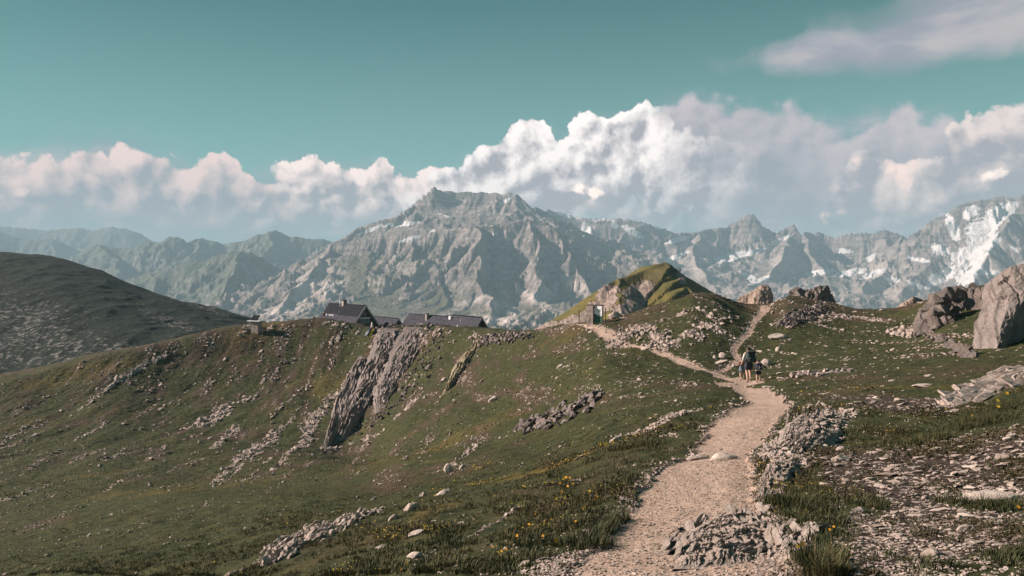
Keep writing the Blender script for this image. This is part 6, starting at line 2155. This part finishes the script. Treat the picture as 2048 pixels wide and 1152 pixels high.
def person(loc, H, rz, label, pose, top_mat, short_mat, sleeve_mat, hair_mat=None, shoe_mat=None, group=None, sleeve=0.8):
    """one figure; pose gives elbow, wrist, knee and ankle points for both sides as fractions of the height, x to the figure's right, y forward"""
    root = empty("person", loc, rz, label, "person", group)
    V, E_, Rd = [], [], []

    def add(p, r_, link_to=None):
        V.append(Vector(p) * H)
        Rd.append(tuple(q * H for q in r_) if isinstance(r_, tuple) else r_ * H)
        if link_to is not None:
            E_.append((link_to, len(V) - 1))
        return len(V) - 1
    ly = pose.get('lean', 0.02)
    pel = add((0, 0, .525), (.072, .055))
    sp = add((0, ly * .3, .62), (.066, .048), pel)
    che = add((0, ly * .8, .735), (.080, .055), sp)
    nb = add((0, ly, .815), (.045, .038), che)
    nk = add((0, ly * 1.1, .848), .027, nb)
    hd = add((0, ly * 1.3, .895), (.043, .050), nk)
    ht_ = add((0, ly * 1.3 - .004, .945), (.043, .050), hd)
    add((0, ly * 1.3, .972), (.026, .030), ht_)
    add((0, ly * 1.3 + .058, .905), .010, hd)              # nose
    for s in (-1, 1):
        add((s * .050, ly * 1.3 - .002, .912), .011, hd)    # ears
    arms = {}
    for s, sd in ((-1, 'L'), (1, 'R')):
        sh_ = add((s * .098, ly * .9, .800), .036, nb)
        el_ = add(pose['el' + sd], .027, sh_)
        wr = add(pose['wr' + sd], .019, el_)
        d = (Vector(pose['wr' + sd]) - Vector(pose['el' + sd])).normalized()
        side = Vector((0, 1, 0)).cross(d).normalized()
        pl = add(Vector(pose['wr' + sd]) + d * .038, (.021, .013), wr)
        pc = Vector(pose['wr' + sd]) + d * .038
        for k, (o_, l_) in enumerate(((-.016, .036), (-.005, .042), (.006, .040), (.016, .032))):
            a_ = add(pc + d * .026 + side * o_, .0055, pl)
            add(pc + d * (.026 + l_ * .8) + side * o_ + Vector((0, .012, 0)), .0045, a_)
        a_ = add(pc + side * (-.024 * s) + Vector((0, .014, 0)), .0065, pl)
        add(pc + side * (-.030 * s) + d * .018 + Vector((0, .022, 0)), .0055, a_)
        arms[sd] = (V[sh_] / H, V[el_] / H, V[wr] / H)
    legs = {}
    for s, sd in ((-1, 'L'), (1, 'R')):
        hp = add((s * .052, 0, .485), .060, pel)
        kn = add(pose['kn' + sd], .038, hp)
        kc = (Vector(pose['kn' + sd]) * .62 + Vector(pose['an' + sd]) * .38)
        cf = add(kc + Vector((0, -.008, 0)), .036, kn)
        an = add(pose['an' + sd], .022, cf)
        tdir = pose.get('toe' + sd, (0, .085, -.030))
        add(Vector(pose['an' + sd]) + Vector(tdir), .018, an)
        legs[sd] = (V[hp] / H, V[kn] / H, V[an] / H, Vector(pose['an' + sd]) + Vector(tdir))
    skin_mesh("body", V, E_, Rd, m_skin, root)

    def garment(name, pts, edges, rads, mat, sub=2):
        skin_mesh(name, [Vector(p) * H for p in pts], edges, [tuple(q * H for q in r_) if isinstance(r_, tuple) else r_ * H for r_ in rads], mat, root, sub)
    # top with sleeves
    pts = [(0, 0, .505), (0, ly * .3, .62), (0, ly * .8, .735), (0, ly, .812)]
    rd = [(.092, .074), (.088, .070), (.102, .074), (.064, .056)]
    ed = [(0, 1), (1, 2), (2, 3)]
    garment("jacket", pts, ed, rd, top_mat)
    for sd in 'LR':
        a_, b_, c_ = arms[sd]
        e_ = b_.lerp(c_, max(0.0, sleeve * 2 - 1)) if sleeve > 0.5 else a_.lerp(b_, sleeve * 2)
        if sleeve > 0.5:
            garment("sleeve", [a_, b_, e_], [(0, 1), (1, 2)], [.044, .034, .027], sleeve_mat)
        else:
            garment("sleeve", [a_, e_], [(0, 1)], [.045, .036], sleeve_mat)
    pts, rd, ed = [(0, 0, .590), (0, 0, .535)], [(.100, .080), (.112, .092)], [(0, 1)]
    for sd in 'LR':
        h_, k_, a_, t_ = legs[sd]
        i = len(pts)
        pts += [h_, h_.lerp(k_, 0.80)]
        rd += [.082, .066]
        ed += [(1, i), (i, i + 1)]
    garment("shorts", pts, ed, rd, short_mat)
    for sd in 'LR':
        h_, k_, a_, t_ = legs[sd]
        back = a_ - (t_ - a_) * 0.25
        garment("shoe", [(back.x, back.y, a_.z - .022), (t_.x, t_.y, t_.z)], [(0, 1)], [(.028, .026), (.027, .020)], shoe_mat or m_shoe)
        garment("sock", [a_.lerp(k_, 0.02), a_.lerp(k_, 0.22)], [(0, 1)], [.026, .030], m_greyblue)
    hy = ly * 1.3
    garment("hair", [(0, hy - .030, .880), (0, hy - .026, .930), (0, hy - .012, .975)], [(0, 1), (1, 2)], [(.058, .048), (.066, .062), (.048, .056)], hair_mat or m_hair)
    for s in (-1, 1):
        bm = bmesh.new()
        bmesh.ops.create_icosphere(bm, subdivisions=1, radius=.006 * H, matrix=Matrix.Translation(Vector((s * .018, hy + .046, .916)) * H))
        done_bm("eye", bm, m_blackc, root)
    return root


def backpack(loc, rz, w, d, h, label, mat, emblem=False, band=False, strap_mat=None):
    root = empty("backpack", loc, rz, label, "backpack")
    bm = bmesh.new()
    vs_ = box_bm(bm, -w / 2, w / 2, -d, 0, 0, h)
    for i, v_ in enumerate(bm.verts):
        if v_.co.y < -d * 0.5:
            v_.co.x *= 0.82
            v_.co.z = h * 0.05 + v_.co.z * 0.90
    bmesh.ops.subdivide_edges(bm, edges=bm.edges[:], cuts=3, use_grid_fill=True, smooth=0.6)
    done_bm("pack_body", bm, mat, root, smooth=True)
    bm = bmesh.new()
    box_bm(bm, -w * 0.46, w * 0.46, -d * 0.98, d * 0.02, h * 0.96, h * 1.17)
    bmesh.ops.subdivide_edges(bm, edges=bm.edges[:], cuts=2, use_grid_fill=True, smooth=0.8)
    done_bm("lid", bm, mat, root, smooth=True)
    bm = bmesh.new()
    box_bm(bm, -w * 0.32, w * 0.32, -d * 1.26, -d * 0.93, h * 0.10, h * 0.58)
    bmesh.ops.subdivide_edges(bm, edges=bm.edges[:], cuts=2, use_grid_fill=True, smooth=0.8)
    done_bm("pocket", bm, mat, root, smooth=True)
    for s in (-1, 1):
        tube("shoulder_strap", strap_mat or mat, root, [(s * w * .28, 0.0, h * .95), (s * w * .30, d * 0.55, h * 1.02), (s * w * .36, d * 0.95, h * .72), (s * w * .40, d * .55, h * .25), (s * w * .36, 0.0, h * .15)], 0.018 * h / 0.6 + 0.006, 6)
        tube("side_pocket", mat, root, [(s * w * .5, -d * .5, h * .05), (s * w * .52, -d * .5, h * .30), (s * w * .49, -d * .5, h * .42)], [w * .13, w * .15, w * .05], 8)
    if emblem:
        bm = bmesh.new()
        z0 = h * .15
        prof = [(0, .62), (.045, .42), (.07, .20), (.045, .04), (0, 0), (-.045, .04), (-.07, .20), (-.045, .42)]
        vs_ = [bm.verts.new((x * h * 1.2, -d * 1.40, z0 + z * h)) for x, z in prof]
        v2 = [bm.verts.new((x * h * 1.2, -d * 1.34, z0 + z * h)) for x, z in prof]
        bm.faces.new(vs_)
        bm.faces.new(v2[::-1])
        for i in range(8):
            bm.faces.new((vs_[i], vs_[(i + 1) % 8], v2[(i + 1) % 8], v2[i]))
        done_bm("emblem", bm, m_white, root)
        bm = bmesh.new()
        box_bm(bm, -h * .025, h * .025, -d * 1.46, -d * 1.405, z0 + h * .12, z0 + h * .30)
        done_bm("emblem_centre", bm, mat, root)
    if band:
        bx("hip_band", m_shirt, root, -w * .52, w * .52, -d * 0.30, d * 0.6, -h * .16, -h * .02)
    return root


def foot(u, v):
    return at_px(u, v)


TURN = R(8)
q = foot(1499, 763)
q[2] = gz(q[0], q[1])
HA = 72 * q[1] / F
person(q, HA, TURN, "adult hiker with a large dark backpack, pale shirt and dark shorts", {
    'lean': 0.035, 'elL': (-.150, .020, .655), 'wrL': (-.165, .075, .535), 'elR': (.170, .015, .670), 'wrR': (.245, .050, .565),
    'knL': (-.050, .022, .285), 'anL': (-.045, -.030, .045), 'knR': (.062, .085, .300), 'anR': (.070, .030, .090), 'toeR': (0, .075, -.050)}, m_shirt, m_navy, m_shirt)
ca, sa = math.cos(TURN), math.sin(TURN)
backpack((q[0] + sa * .05 * HA, q[1] - .052 * HA, q[2] + .555 * HA), TURN, .255 * HA, .130 * HA, .265 * HA, "large dark hiking backpack worn by the adult", m_pack)
q2 = foot(1518, 764)
q2[2] = gz(q2[0], q2[1])
HC_ = 48 * q2[1] / F
person(q2, HC_, R(-4), "child in a dark jacket and black shorts walking right of the adult", {
    'lean': 0.03, 'elL': (-.150, .010, .690), 'wrL': (-.140, .020, .800 - .12), 'elR': (.215, .020, .665), 'wrR': (.335, .065, .605),
    'knL': (-.058, .025, .285), 'anL': (-.060, -.015, .045), 'knR': (.060, .020, .285), 'anR': (.065, -.030, .048)}, m_navy, m_blackc, m_navy, sleeve=0.95)
backpack((q2[0], q2[1] - .055 * HC_, q2[2] + .545 * HC_), R(-4), .25 * HC_, .10 * HC_, .24 * HC_, "small dark backpack with a pale drop emblem worn by the right child", m_navy, True, True)
wr = Vector((q2[0] + .345 * HC_, q2[1] + .07 * HC_, q2[2] + .585 * HC_))
po = empty("trekking_pole", (wr.x, wr.y, wr.z), 0, "thin dark trekking pole in the right hand of the right child", "pole")
tube("shaft", m_metal, po, [(0, 0, -0.02), (-.02, 0.02, gz(wr.x, wr.y) - wr.z - 0.02)], [0.011, 0.008], 6)
tube("grip", m_blackc, po, [(0, 0, -0.05), (0, 0, 0.09)], 0.017, 6)
q3 = foot(1488, 760)
q3[1] += 0.25
q3[2] = gz(q3[0], q3[1])
HB = 46 * q3[1] / F
person(q3, HB, R(16), "child in a dull red shirt half hidden left of the adult", {
    'lean': 0.02, 'elL': (-.205, -.010, .655), 'wrL': (-.330, .070, .640), 'elR': (.140, .02, .68), 'wrR': (.150, .05, .70),
    'knL': (-.060, .030, .285), 'anL': (-.062, -.010, .045), 'knR': (.060, -.005, .285), 'anR': (.060, -.070, .060)}, m_red, m_greyblue, m_red, sleeve=0.35)
bg = backpack((q3[0] - 0.05, q3[1] - .05 * HB, q3[2] + .36 * HB), R(16), .20 * HB, .09 * HB, .22 * HB, "small grey blue pack hanging low on the left child", m_greyblue)
bm = bmesh.new()
bmesh.ops.create_cone(bm, segments=10, radius1=0.035, radius2=0.045, depth=0.11)
cup = done_bm("cup", bm, m_white, None, smooth=True)
c16, s16 = math.cos(R(16)), math.sin(R(16))
lx, ly_ = -.365 * HB, .10 * HB
cup.location = (q3[0] + lx * c16 - ly_ * s16, q3[1] + lx * s16 + ly_ * c16, q3[2] + .655 * HB)
tag(cup, "small white cup held out by the left child", "cup")
# two far walkers by the hut, legs behind the brow
stand = {'elL': (-.125, .0, .65), 'wrL': (-.125, .03, .53), 'elR': (.125, .0, .65), 'wrR': (.125, .03, .53), 'knL': (-.05, .01, .285), 'anL': (-.05, -.01, .045), 'knR': (.05, .01, .285), 'anR': (.05, -.01, .045)}
for u, v, y, lb in ((629, 630, 176, "far person in dark clothes standing on the crest left of the tall hut"), (648, 623, 175, "far person in black standing before the roof edge of the tall hut")):
    t_ = P(u, v, y)
    person((t_[0], t_[1], t_[2] - 1.68), 1.72, R(160), lb, stand, m_blackc, m_blackc, m_blackc, sleeve=0.9)


# ---- two or three things of one description: say which is the larger
same = {}
for o in SC.objects:
    if o.parent is None and o.get('category') in ("stone", "flower"):
        same.setdefault(o['label'], []).append(o)
for lb, obs in same.items():
    if 2 <= len(obs) <= 3:
        def seen(o):
            k = o.matrix_world.to_scale() if o.type == 'MESH' else (o.children[0].scale if o.children else (1, 1, 1))
            return max(k) / max(o.matrix_world.translation.y if o.type == 'MESH' else o.location.y, 1)
        obs.sort(key=seen, reverse=True)
        wd = ("larger", "smaller") if len(obs) == 2 else ("largest", "middle-sized", "smallest")
        for o, w_ in zip(obs, wd):
            t_ = [q_ for q_ in lb.split() if q_ not in ("big", "small", "large", "tiny")]
            o['label'] = " ".join(([w_] + t_)[:16])
import OpenImageIO as oiio, numpy as np, sys
im=oiio.ImageBuf(sys.argv[1] if len(sys.argv)>1 and sys.argv[1].endswith('png') else '/workdir/render_main.png').get_pixels(oiio.FLOAT)[...,:3]*255
H,W=im.shape[:2]
s=W/2048
pts=dict(skytop=(1000,20),skymid=(1000,100),skylow=(820,280),skyL=(100,100),cloudW=(1060,260),cloudbase=(1400,380),lens=(1850,90),farridge=(230,475),ridge2=(350,520),massiflit=(1000,420),shadow=(1000,560),meadow=(760,590),knoll=(1330,580),lhill=(250,580),lhillstone=(120,640),slopeL=(450,720),slopeBL=(150,900),slopeM=(700,950),pathmid=(1470,860),pathlow=(1300,1080),right=(1850,1000),dell=(1700,690),grassR=(1750,770))
for k,(u,v) in pts.items():
    r=8
    a=im[int((v-r)*s):int((v+r)*s)+1,int((u-r)*s):int((u+r)*s)+1].reshape(-1,3).mean(0)
    print(k,(u,v),a.round().astype(int))
